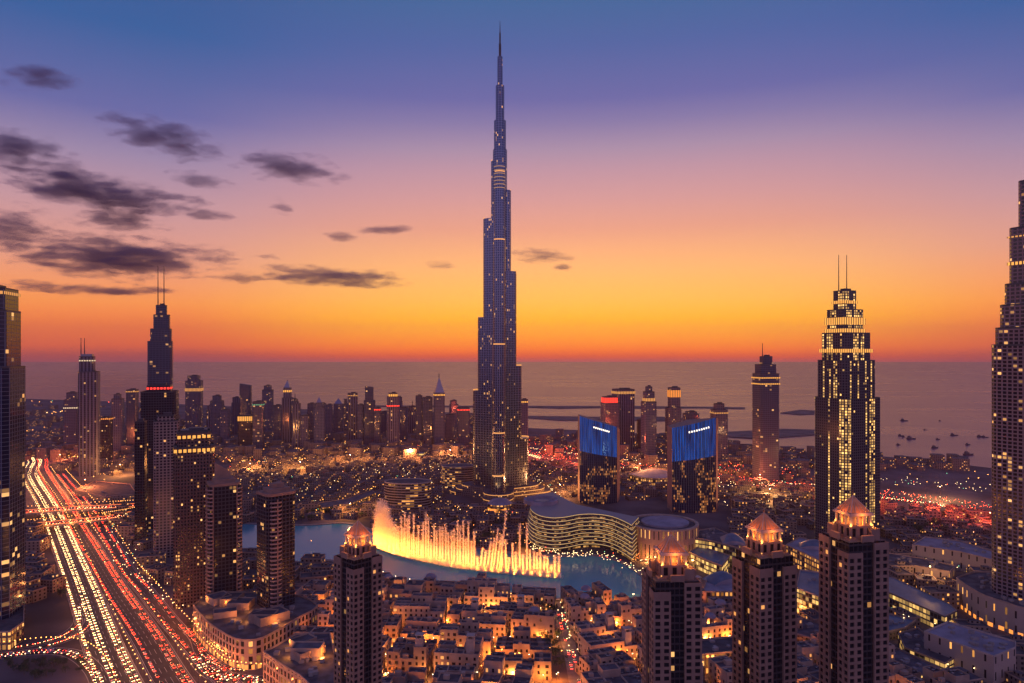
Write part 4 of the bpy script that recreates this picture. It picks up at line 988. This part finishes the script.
# ------------------------------------------------------------------ old town of flat-roofed blocks
rng = random.Random(11)
def ordinal(n):
    W_ = ['', 'first','second','third','fourth','fifth','sixth','seventh','eighth','ninth','tenth','eleventh','twelfth','thirteenth','fourteenth','fifteenth','sixteenth','seventeenth','eighteenth','nineteenth','twentieth']
    return W_[n] if n < len(W_) else 'twenty-'+W_[n-20]
def town_block(x, y, w, d, h, yaw, rng, extra):
    T = thing('town_block', '', 'building', (x, y, 0), yaw, 'beige flat-roofed blocks of the old town'); T['category'] = 'building'
    nx, ny = rng.choice((3,3,4)), rng.choice((2,3,3)); xs = [-w/2]+sorted(-w/2+w*(i+rng.uniform(-.18,.18))/nx for i in range(1,nx))+[w/2]; ys = [-d/2]+sorted(-d/2+d*(i+rng.uniform(-.18,.18))/ny for i in range(1,ny))+[d/2]
    hh = {}
    for i in range(nx):
        for j in range(ny): hh[i,j] = max(6, h+rng.choice((-9.2,-4.6,-4.6,0,0,0,4.6)))
    if ny == 3: hh[1,1] = .6
    wb, rb, gb, lb = MB(), MB(), MB(), MB(); arch = rng.random() < .4
    def wins(a, c, z0, z1):
        a, c = Vector(a), Vector(c); L = (c-a).length; u = (c-a)/L; n = Vector((u.y,-u.x)); m = int(L/4.4)
        if m < 1 or z1-z0 < 4: return
        for f in range(int((z1-z0-.6)/4.6)):
            for q in range(m):
                if rng.random() < .1: continue
                ww = .85 if rng.random() < .8 else 1.3; zc = z0+f*4.6+1.2; s = L*(q+.5)/m; zt_ = zc+(2.4 if f else 2.9); lit = rng.random() < (.06 if f else .4)
                P = a+u*(s-ww)+n*.04; Q = a+u*(s+ww)+n*.04; top = [(*Q,zt_),(*P,zt_)]
                if arch and f == 0: M_ = a+u*s+n*.04; top = [(*Q,zt_-.5),(*M_,zt_+.5),(*P,zt_-.5)]
                (lb if lit else gb).face([(*P,zc),(*Q,zc)]+top)
                P2 = a+u*(s-ww-.2)+n*.35; Q2 = a+u*(s+ww+.2)+n*.35; P1 = a+u*(s-ww-.2); Q1 = a+u*(s+ww+.2)
                wb.face([(*P1,zc-.05),(*P2,zc-.05),(*Q2,zc-.05),(*Q1,zc-.05)][::-1]); wb.face([(*P2,zc-.35),(*Q2,zc-.35),(*Q2,zc-.05),(*P2,zc-.05)])   # sill
    for (i,j), z in hh.items():
        Q = [(xs[i],ys[j]),(xs[i+1],ys[j]),(xs[i+1],ys[j+1]),(xs[i],ys[j+1])]
        nb = [hh.get((i,j-1),0), hh.get((i+1,j),0), hh.get((i,j+1),0), hh.get((i-1,j),0)]
        for k in range(4):
            a, c = Q[k], Q[(k+1) % 4]
            if nb[k] < z+1: 
                wb.face([(*a,nb[k]),(*c,nb[k]),(*c,z),(*a,z)]); wins(a, c, 0 if nb[k] < 1 else nb[k]+.4, z)
        if z > 1:
            wb.parapet(Q, z, 1.1, .45); rb.face([(*p, z+.02) for p in Q])
            r = rng.random(); cx, cy = (xs[i]+xs[i+1])/2, (ys[j]+ys[j+1])/2
            if r < .4: wb.box(cx+rng.uniform(-2,2), cy+rng.uniform(-2,2), z, rng.uniform(2.5,5), rng.uniform(2.5,4), rng.uniform(2.2,3.4))
            if r > .3:
                for q in range(rng.randint(2,5)): rb.box(rng.uniform(xs[i]+1.5,xs[i+1]-1.5), rng.uniform(ys[j]+1.5,ys[j+1]-1.5), z+.02, rng.uniform(1,2.4), rng.uniform(1,2), rng.uniform(.8,1.6), top=1)
        else: rb.face([(*p, .05) for p in Q])
    wm = M['beige']
    wb.build('wall', wm, T); rb.build('roof_deck', [M['roof'], M['concrete']], T)
    if gb.f: gb.build('glazing', M['window'], T)['kind'] = 'stuff'
    if lb.f: lb.build('lit_glazing', M['warmlit'], T)['kind'] = 'stuff'
    zt = max(hh.values())
    if extra == 'dome':
        b = MB(); b.smooth = True; R_ = min(w, d)*.2
        for j in range(5):
            for i in range(18):
                q = [(R_*math.cos(c*math.pi/10)*math.cos(a*math.pi/9), R_*math.cos(c*math.pi/10)*math.sin(a*math.pi/9), zt+R_*.7*math.sin(c*math.pi/10)) for a, c in ((i,j),(i+1,j),(i+1,j+1),(i,j+1))]
                b.face(q if j < 4 else q[:3])
        b.build('dome', M['roof_pale'], T)
    if extra == 'tower':
        b = MB(); q = rect(w*.3, -d*.28, 6, 6); b.prism(q, 0, zt+6, 0, 0); b.parapet(q, zt+6, 1, .5)
        for sx in (-2,2):
            b.box(w*.3+sx, -d*.28, zt+6, .7, 4.6, 3)
        b.prism(rect(w*.3,-d*.28,6.4,6.4), zt+9, zt+9.6, 0, 0, bottom=True); b.build('wind_tower', M['beige2'], T)
    return T
plaza_gaps = []
rows = [(735,0),(700,1),(664,2),(628,3),(593,4),(558,5),(525,6),(494,7)]
blocks = []
for D, ri in rows:
    line = []; x = -235+rng.uniform(0,14)
    while x < 300:
        w, d = rng.uniform(28,48), rng.uniform(23,30); cx, cy = x+w/2, D+rng.uniform(-4,4)
        yaw = R(-6+rng.uniform(-5,5)) if cx < 30 else R(16+rng.uniform(-4,4))
        if free(cx, cy, min(w, d)*.52):
            line.append((cx, cy, w, d, yaw)); x += w+rng.uniform(3.5,9)
        else: x += 9
    n = 0
    for cx, cy, w, d, yaw in line:
        n += 1; h = rng.choice((11.5,14.5,14.5,16,19,19)); ex = rng.choice((None,None,None,'dome','tower',None))
        T = town_block(cx, cy, w, d, h, yaw, rng, ex)
        deco = {'dome': 'pale dome', 'tower': 'square wind tower', None: 'plain flat roofs'}[ex]
        T['label'] = f'beige town block with {deco}, {ordinal(n)} from left, {ordinal(ri+1)} row from the lake'
        blocks.append((cx, cy, w, d)); OCC_CIRC.append((cx, cy, min(w,d)*.5))

# ------------------------------------------------------------------ street lamps
def lamp_proto(m, h, arm):
    b = MB(); b.tube((0,0,0), (0,0,h), .16, .09, 0, 6); b.tube((0,0,h), (arm,0,h+.5), .07, .06, 0, 5); b.ball((arm,0,h+.35), .5, 1, .6); return b.mesh('street_lamp', [M['dark'], m])
LP = [lamp_proto(M['lamp_orange'], 11, 2), lamp_proto(M['lamp_white'], 7, .01)]
N_LAMP = [0, 0]; far_lamps = MB()
def lamp(x, y, kind=0, rz=0, power=0, col=(1,.42,.1), z=0):
    if N_LAMP[kind] < 290:
        N_LAMP[kind] += 1; T = link(('street_lamp','lane_lamp')[kind], LP[kind], None, (x, y, z), rz)
        tag(T, 'tall roadside lamp on an arm, glowing orange' if kind == 0 else 'short lamp glowing warm white between the town blocks', ('street lamp','lane lamp')[kind], 'street lamps along the roads' if kind == 0 else 'lamps in the old town lanes')
        if power: light('lamp_light', (2 if kind == 0 else .01, 0, 10.4 if kind == 0 else 6.2), power, col, .7, T)
    else:
        far_lamps.ball((x, y, z+9), max(.45, .26*math.hypot(x,y)/FP), 0 if kind == 0 else 1)
for D, ri in rows:                                   # lanes of the old town
    x = -230
    while x < 300:
        x += rng.uniform(9, 16); y = D+rng.choice((-17, 17))+rng.uniform(-2,2)
        if free(x, y, 1.5): lamp(x, y, 1, 0, rng.choice((0,3500,6500,10000,15000)), rng.choice(((1,.26,.03),(1,.30,.045),(1,.36,.07))))
for key, side, stp in (('west',1,34),('west',-1,34),('east',-1,36),('service',-1,30),('ramp_a',1,30),('loop',-1,26),('boulevard',1,26)):
    pts = fine(roads[key], stp); o = offset_line(pts, side*(RW[key]/2+1.6))
    for i, p in enumerate(o):
        if 440 < p.y < 1500: lamp(p.x, p.y, 0, math.atan2(pts[min(i+1,len(pts)-1)].y-pts[i].y, pts[min(i+1,len(pts)-1)].x-pts[i].x)+(-math.pi/2 if side > 0 else math.pi/2), 2600 if i % 2 == 0 or p.y > 900 else 0, (1,.34,.08) if key != 'service' else (1,.22,.05))
for lab, pts, w in FLY:
    for p in offset_line(fine(pts, 15), 0): 
        if p.x > -900: lamp(p.x, p.y, 0, 0, 30000, (1,.24,.045), p.z)
# pavement lights round the lake
for i in range(0, len(ins), 1):
    p = ins[i]; 
    if p[1] < 800: lamp(p[0], p[1], 1, 0, 2500 if i % 3 == 0 else 0)

# ------------------------------------------------------------------ cars
paints = [mat('car_paint_'+n_, c_, .35) for n_, c_ in (('white',(.6,.6,.6)),('silver',(.3,.3,.32)),('black',(.03,.03,.035)),('red',(.35,.04,.03)))]
def car_body(b):
    W_, L_ = .9, 2.25
    side = [(-L_,.45),(-L_,.95),(-1.5,1.0),(-.95,1.42),(.55,1.42),(1.15,1.0),(L_,.85),(L_,.45)]
    n = len(side)
    for sy in (-1, 1): b.face([(x, sy*W_, z) for x, z in (side if sy < 0 else side[::-1])], 0)
    for i in range(n):
        (x0,z0),(x1,z1) = side[i], side[(i+1) % n]; b.face([(x0,-W_,z0),(x0,W_,z0),(x1,W_,z1),(x1,-W_,z1)], 1 if i in (2,4) else 0)
    for sy in (-1,1): b.face([(x, sy*(W_+.01), z) for x, z in ((-1.3,1.02),(-.9,1.36),(.5,1.36),(1.0,1.02))], 1)
    for x in (-1.4,1.4):
        for sy in (-1,1): b.tube((x, sy*.62, .33), (x, sy*.94, .33), .33, .33, 2, 8)
    for sy in (-1,1):
        b.face([(L_+.02,sy*.62-.26,.5),(L_+.02,sy*.62+.26,.5),(L_+.02,sy*.62+.26,.86),(L_+.02,sy*.62-.26,.86)], 3)
        b.face([(-L_-.02,sy*.62-.26,.52),(-L_-.02,sy*.62+.26,.52),(-L_-.02,sy*.62+.26,.96),(-L_-.02,sy*.62-.26,.96)], 4)
        v = sy*(W_+.02); b.face([(L_,v,.52),(L_-.55,v,.56),(L_-.55,v,.8),(L_,v,.86)], 3); b.face([(-L_,v,.54),(-L_+.5,v,.58),(-L_+.5,v,.9),(-L_,v,.95)], 4)
CARM = [M['dark_glass'], M['dark'], M['headlight'], M['taillight']]
cars = []
for p_ in paints: b = MB(); car_body(b); cars.append(b.mesh('car', [p_]+CARM))
cnames = ['white','silver','black','red']
spots = []
def traffic(key, offs, step, sgn, skip, z=.05, ymin=440, ymax=1700, pts=None):
    pts = fine(pts or roads[key], step)
    for off in offs:
        o = offset_line(pts, off); ph = rng.random()
        for i in range(len(o)-1):
            if rng.random() < skip or not (ymin < o[i].y < ymax): continue
            q = o[i].lerp(o[i+1], min(.95, ph*.5+rng.random()*.5)); d = o[i+1]-o[i]
            px = 512+q.x/q.y*FP; py = Y0+FP*CAMH/q.y
            if px < -25 or py > 705: continue
            spots.append((q.y, q.x, (q.z if len(q) > 2 else 0)+z, math.atan2(d.y, d.x)+(math.pi if sgn < 0 else 0)))
traffic('west', [-12.4,-8.9,0,3.5,12.4], 5.9, -1, .05, z=.08)
traffic('east', [-10,-6,8], 6, 1, .06, z=.08)
traffic('service', [-5,5], 6.5, 1, .15, z=.09)
traffic('ramp_a', [-3,1.5], 6, 1, .08, z=.1); traffic('ramp_b', [0], 6, -1, .1, z=.1); traffic('ramp_c', [0], 6, -1, .1, z=.1)
traffic('loop', [0], 14, 1, .3, z=.11); traffic('boulevard', [-4,0,4], 14, 1, .4, z=.11)
traffic('market', [-2,2], 16, -1, .5, z=.1, ymax=700)
for lab, pts, w in FLY: traffic('x', [-4.5,-1], 17, 1, .3, .06, pts=pts); traffic('x', [1.5,5], 17, -1, .3, .06, pts=pts)
near = sorted(spots)[:300]; rest = sorted(spots)[300:]
for y, x, z, a in near:
    i = rng.randrange(4); o = link('car', cars[i], None, (x, y, z), a)
    tag(o, f'{cnames[i]} car driving in the evening traffic with its lamps on', 'car', 'cars on the roads, lower left')
tb = MB()
def far_car(y, x, z, a):
    c, s = math.cos(a), math.sin(a); tr_ = lambda u, v, w: (x+u*c-v*s, y+u*s+v*c, z+w)
    for z0, z1, l0, l1, w in ((.4,1.0,-2.2,2.2,.9),(1.0,1.45,-1.2,.9,.8)):
        q = [(l0,-w),(l1,-w),(l1,w),(l0,w)]
        for i in range(4): p0, p1 = q[i], q[(i+1) % 4]; tb.face([tr_(*p0,z0),tr_(*p1,z0),tr_(*p1,z1),tr_(*p0,z1)], 0)
        tb.face([tr_(*p,z1) for p in q], 0)
    for sy in (-.6,.6):
        tb.face([tr_(2.22,sy-.28,.5),tr_(2.22,sy+.28,.5),tr_(2.22,sy+.28,.95),tr_(2.22,sy-.28,.95)], 1)
        tb.face([tr_(-2.22,sy-.28,.5),tr_(-2.22,sy+.28,.5),tr_(-2.22,sy+.28,.98),tr_(-2.22,sy-.28,.98)], 2)
        v = .91 if sy > 0 else -.91; tb.face([tr_(-2.2,v,.55),tr_(-1.5,v,.6),tr_(-1.5,v,.92),tr_(-2.2,v,.98)], 2); tb.face([tr_(2.2,v,.55),tr_(1.8,v,.6),tr_(1.8,v,.85),tr_(2.2,v,.9)], 1)   # lamps wrap round the corners
for q in rest: far_car(*q)
spots.clear()
traffic('coast', [-16,-13,-10,-7,-4], 6.5, 1, .12, ymax=2600); traffic('coast', [5,9,13], 14, -1, .5, ymax=2600)
traffic('coast_back', [-6,-2,2,6], 14, 1, .3, ymax=2600); traffic('across', [-6,-2,2,6], 18, 1, .5, ymax=2600)
for q in spots: far_car(*q)
tag(tb.build('distant_traffic', [paints[2], M['headlight'], M['taillight']]), 'lines of far cars with red and white lamps on the distant roads', 'traffic', kind='stuff')

# ------------------------------------------------------------------ houses of the plain
hp = []
for i in range(7):
    b = MB(); w, d, h = rng.uniform(13,26), rng.uniform(11,18), rng.choice((6.8,7.2,10.8,14))
    b.box(0,0,0,w,d,h,0,0,1,4); b.parapet(rect(0,0,w,d), h, .9, .4, 2); b.box(w*.12,d*.1,h,w*.35,d*.35,3,0,0,1,4)
    if i % 2: b.box(-w*.5-3, -d*.1, 0, 6, d*.6, h-3.6, 0, 0, 1, 4)
    hp.append(b.mesh('house', [F['house'], M['roof'], M['beige']]))
# regions of the plain, in picture rows: (x0, x1, y0, y1, number)
hsp = []
for x0, x1, y0, y1, n in ((880,1030,520,590,60),(735,1010,478,545,210),(525,735,470,500,80),(225,480,456,520,300),(25,140,440,475,90),(105,175,500,600,40),(190,335,520,690,40),(540,1000,440,478,260),(380,535,505,546,70),(700,1030,600,690,26),(20,60,530,600,16)):
    k = 0; tr_ = 0
    while k < n and tr_ < n*8:
        tr_ += 1; px, py = rng.uniform(x0,x1), rng.uniform(y0,y1); p = g(px, py)
        if p[1] > 60+min((c[1] for c in coast if abs(c[0]-p[0]) < 900), default=9e9) and px > 500: continue
        if free(p[0], p[1], 11): k += 1; hsp.append((p[1], p[0])); OCC_CIRC.append((p[0], p[1], 9))
hsp.sort()
for y, x in hsp[:300]:
    o = link('house', rng.choice(hp), None, (x, y, 0), R(rng.choice((-20,-10,0,15,70,90,100)))); s = rng.uniform(.8,1.3); o.scale = (s, rng.uniform(.8,1.3), rng.uniform(.85,1.2))
    tag(o, 'low flat-roofed building with a few lit windows on the dusky plain', 'house', 'low buildings spread over the plain')
hb = MB()
for y, x in hsp[300:]:
    a = R(rng.choice((-20,-10,0,15,70,90))); w, d, h = rng.uniform(13,34), rng.uniform(11,20), rng.choice((6.8,7.2,10.8,14)); hb.box(x, y, 0, w, d, h, a, 0, 1, 4); hb.box(x, y, h, w*.4, d*.4, 2.5, a, 0, 1, 4)
for i in range(1500):                                # farther out, towards the shore and the left horizon
    px, py = (rng.uniform(20,520), 404+rng.random()**.6*56) if rng.random() < .62 else (rng.uniform(520,1024), rng.uniform(436,470))
    x, y = g(px, py); a = R(rng.choice((-20,-10,0,15,70,90)))
    if px > 520 and not free(x, y, 14): continue
    cy = [c for c in coast_px if c[0] <= px][-1]; cn = [c for c in coast_px if c[0] > px][0]; yc = cy[1]+(cn[1]-cy[1])*(px-cy[0])/(cn[0]-cy[0])
    if py < yc+1.5: continue
    hb.box(x, y, 0, rng.uniform(15,40), rng.uniform(12,26), rng.choice((7,7,10,10,14,18,26)), a, 0, 1, 4)
tag(hb.build('distant_houses', [F['house'], M['roof']]), 'mass of far low buildings stretching to the shore', 'houses', kind='stuff')

# ------------------------------------------------------------------ city lights too many to count
def lights_line(px, n, jit=0, kind=0, kk_=None):
    pts = [Vector(p) for p in px]; seg = [(a-b).length for a, b in zip(pts, pts[1:])]; tot = sum(seg)
    for i in range(n):
        s = rng.random()*tot if jit else (i+.5)/n*tot; q = 0
        while q < len(seg)-1 and s > seg[q]: s -= seg[q]; q += 1
        p = pts[q].lerp(pts[q+1], min(1, s/seg[q])); x, y = g(p.x+rng.gauss(0,jit*2), p.y+rng.gauss(0,jit))
        k = kind if rng.random() < .8 else rng.choice((0,1,1,2,3))
        r = max(.45, rng.uniform(.17,.34)*math.hypot(x,y)/FP); far_lamps.ball((x, y, 8), r, k)
lights_line([(26,415),(60,414),(100,414)], 26, .4); lights_line([(26,403),(110,404)], 10, .5)
lights_line([(28,432),(70,428),(130,430)], 22, 3); lights_line([(45,445),(75,452),(90,470),(105,500),(112,535)], 90, 4)
lights_line([(100,475),(125,462),(150,452),(190,455)], 60, 5); lights_line([(112,540),(135,575),(160,600),(175,610)], 70, 5, 1)
lights_line([(222,462),(250,466),(290,464),(330,458)], 110, 2.2); lights_line([(330,457),(370,452),(430,451),(475,449)], 130, 2.4)
lights_line([(230,446),(300,450),(380,446),(470,445)], 60, 3); lights_line([(225,478),(300,480),(370,476),(440,474)], 60, 5, 1)
lights_line([(245,500),(300,495),(350,485),(420,478)], 40, 4, 1); lights_line([(310,506),(345,501),(378,490)], 26, .5); lights_line([(310,515),(350,508),(385,498)], 18, 1)
lights_line([(530,446),(560,452),(600,462)], 90, 4, 2); lights_line([(560,440),(640,452),(720,462)], 60, 4, 0)
lights_line([(620,462),(660,465),(720,470)], 70, 2.5); lights_line([(720,470),(770,474),(800,478)], 60, 3, 2); lights_line([(724,488),(770,489),(815,492)], 70, 2, 1)
lights_line([(530,468),(560,480),(600,490)], 40, 4); lights_line([(530,478),(548,490),(560,500)], 30, 1, 1); lights_line([(440,470),(445,490),(440,505)], 20, 3, 1)
lights_line([(720,505),(800,510),(815,520)], 30, 5, 1); lights_line([(880,485),(940,487),(990,492)], 44, 2.2, 1); lights_line([(880,494),(940,503),(995,511)], 50, 1.2, 2)
lights_line([(885,560),(930,568),(960,574)], 24, 1.5, 1); lights_line([(890,520),(940,525),(990,530)], 20, 5); lights_line([(740,460),(800,470),(1000,480)], 20, 4)
lights_line([(523,452),(560,461),(620,467),(690,474),(760,483),(830,491),(910,500),(1000,514)], 230, .9, 2)  # red balls added to carry the tail-light ribbon along the coast road
lights_line([(528,552),(560,560),(600,560),(630,572),(642,582)], 110, 2.0, 1); lights_line([(640,570),(655,566),(690,572)], 40, 2.5, 1)
lights_line([(440,508),(480,516),(520,520)], 40, 2, 0); lights_line([(372,528),(430,541),(480,546),(530,550)], 40, 1.5, 0); lights_line([(400,520),(470,530),(525,535)], 40, 5, 0); lights_line([(560,610),(568,640),(574,665)], 24, 2, 1); lights_line([(563,620),(568,640)], 8, .8, 3)
lights_line([(395,600),(450,620),(540,610)], 60, 9, 0); lights_line([(390,660),(470,665),(560,660)], 40, 7, 0); lights_line([(290,560),(320,600),(330,640)], 40, 8); lights_line([(585,610),(610,630),(635,670)], 40, 6)
lights_line([(198,636),(212,650),(232,664),(262,662)], 40, 2, 0); lights_line([(880,600),(950,640),(1000,670)], 40, 9, 1); lights_line([(700,600),(735,640)], 20, 8)
tag(far_lamps.build('street_lights', [lamp_mat('far_lamp_orange',(1,.38,.07),9), lamp_mat('far_lamp_white',(1,.66,.3),7), lamp_mat('far_lamp_red',(1,.08,.025),9), lamp_mat('far_lamp_green',(.3,1,.5),2.5)]),
    'countless small orange, white and red lamps over the city', 'city lights', kind='stuff')
# added masts: strong lamps standing in for the glow of streets and tail lights
for px, py, P, c in ((60,455,5e5,(1,.2,.06)),(85,480,4e5,(1,.25,.07)),(120,465,3e5,(1,.4,.1)),(250,464,4e5,(1,.4,.1)),(300,462,4e5,(1,.4,.1)),(350,455,4e5,(1,.38,.1)),(410,451,5e5,(1,.35,.1)),(450,450,4e5,(1,.35,.1)),
    (545,450,6e5,(1,.14,.06)),(580,458,5e5,(1,.14,.06)),(640,464,4e5,(1,.35,.1)),(700,468,4e5,(1,.35,.1)),(760,475,4e5,(1,.18,.06)),(770,489,2.5e5,(1,.5,.15)),(560,485,2e5,(1,.4,.12)),(940,487,2.5e5,(1,.5,.2)),(930,502,2.5e5,(1,.12,.05)),(850,493,3e5,(1,.12,.05)),(990,513,3e5,(1,.12,.05)),(930,567,5e4,(1,.5,.2)),(350,504,1e5,(1,.4,.1))):
    x, y = g(px, py, 22); b = MB(); b.tube((0,0,0), (0,0,22), .4, .2); b.ball((0,0,22.4), .9, 1); o = b.build('glow_mast', [M['dark'], M['lamp_orange']], None, (x, y, 0))
    tag(o, 'added tall mast glowing over a distant district', 'light mast', 'added glow masts of the distant districts'); light('district_glow', (0,0,24), P*.8, c, 1.5, o)

# ------------------------------------------------------------------ trees
def tree_meshes(seed, h, r, n):
    rg = random.Random(seed); t_ = MB(); t_.tube((0,0,0), (.1,0,h*.5), .28, .16, 0, 6)
    for a in range(4): t_.tube((.1,0,h*.42), (r*.5*math.cos(a*1.6), r*.5*math.sin(a*1.6), h*.75), .12, .05, 0, 5)
    c = MB(); cl = [(rg.gauss(0,r*.45), rg.gauss(0,r*.45), h*.7+rg.gauss(0,h*.14), rg.uniform(.3,.6)*r) for _ in range(11)]
    for _ in range(n):
        x, y, z, q = rg.choice(cl); v = Vector((rg.gauss(0,1), rg.gauss(0,1), rg.gauss(0,1))).normalized()*q*rg.uniform(.6,1); p = Vector((x,y,z))+v; s = rg.uniform(.25,.5)
        a = Vector((rg.gauss(0,1),rg.gauss(0,1),rg.gauss(0,1))).normalized()*s; e = Vector((rg.gauss(0,1),rg.gauss(0,1),rg.gauss(0,1))).normalized()*s
        c.face([p-a, p+e, p+a, p-e])
    return t_.mesh('trunk', [M['bark']]), c.mesh('crown', [M['foliage']])
TM = [tree_meshes(s, h, r, 420) for s, h, r in ((1,9,4.2),(2,7.5,3.6),(3,11,5))]
def tree(x, y, lab, grp, s=1):
    T = thing('tree', lab, 'tree', (x, y, 0), rng.random()*6, grp); tm, cmesh = rng.choice(TM); T.scale = (s, s, s); link('trunk', tm, T); link('crown', cmesh, T)
verge = [g(*p) for p in ((190,622),(197,626),(212,640),(232,655),(255,661),(262,666),(240,668),(218,661),(204,648),(194,634))]
sheet('verge', verge, .11, mat('lawn', (.04,.06,.025), .95, noise=.4, scale=.3))
for i in range(46):
    q = rng.random(); a_ = Vector((194,628)).lerp(Vector((226,657)), q) if q < .8 else Vector((226,657)).lerp(Vector((256,664)), (q-.8)*5); x, y = g(a_.x+rng.uniform(-4,5), a_.y+rng.uniform(-2.5,2.5))
    tree(x, y, 'dark round tree on the verge between the podium and the red road', 'trees on the podium verge', rng.uniform(.7,1.1))
for i in range(26):
    x, y = g(rng.uniform(2,84), 664+rng.random()**2*16); tree(x, y, 'dark shrubby tree inside the curve of the ramp at the bottom left', 'trees inside the ramp', rng.uniform(.5,.8))
for px, py in ((424,606),(429,604),(434,607),(462,606),(467,605),(472,607),(540,632),(544,628),(538,640),(545,645),(552,650),(590,655),(596,662),(602,655),(548,622),(552,628),(549,636),(556,640),(553,616),(556,660),(560,668),(545,615)):
    x, y = g(px, py)
    tree(x, y, 'dark leafy tree in a courtyard of the old town', 'trees of the old town courts', 1.25)
for px, py in [(rng.uniform(295,520), rng.uniform(508,522)) for _ in range(50)]+[(rng.uniform(385,535), rng.uniform(524,551)) for _ in range(70)]+[(rng.uniform(885,960), rng.uniform(512,535)) for _ in range(36)]+[(rng.uniform(880,905), rng.uniform(618,646)) for _ in range(12)]+[(rng.uniform(60,80), rng.uniform(575,610)) for _ in range(10)]:
    x, y = g(px, py)
    if free(x, y, 3): tree(x, y, 'dark parkland tree among the lamps', 'parkland trees', 1.2)
# ------------------------------------------------------------------ boats on the sea
b = MB(); hl = [(-11,-3),(7,-3),(12,0),(7,3),(-11,3)]; b.frustum([(x*.85,y*.7) for x, y in hl], hl, -.8, 2.6, 0); b.box(-4,0,2.6,9,4,3,0,0); b.box(-5,0,5.6,5,3,2,0,0); b.tube((-4,0,7.6),(-4,0,13),.25,.1)
bm_ = b.mesh('boat', [M['hull']])
for i, (px, py, s) in enumerate(((904,421,2.6),(901,436,1.8),(911,439,2.6),(903.5,437,1.5),(898.5,445,1.4),(935,448,2.2),(938,439.5,1.4),(954,435.5,2.2),(968,445,1.6),(968.5,455,2.8),(980,437,2.2),(985,437.5,1.8),(940,421,1.2),(925,430,1.1))):
    x, y = g(px, py, -1); o = link('boat', bm_, None, (x, y, -1), R(rng.uniform(-30,30))); o.scale = (s*.45, s*.45, s*.45)
    tag(o, 'small dark boat riding at anchor on the calm sea', 'boat', 'boats at anchor off the shore')
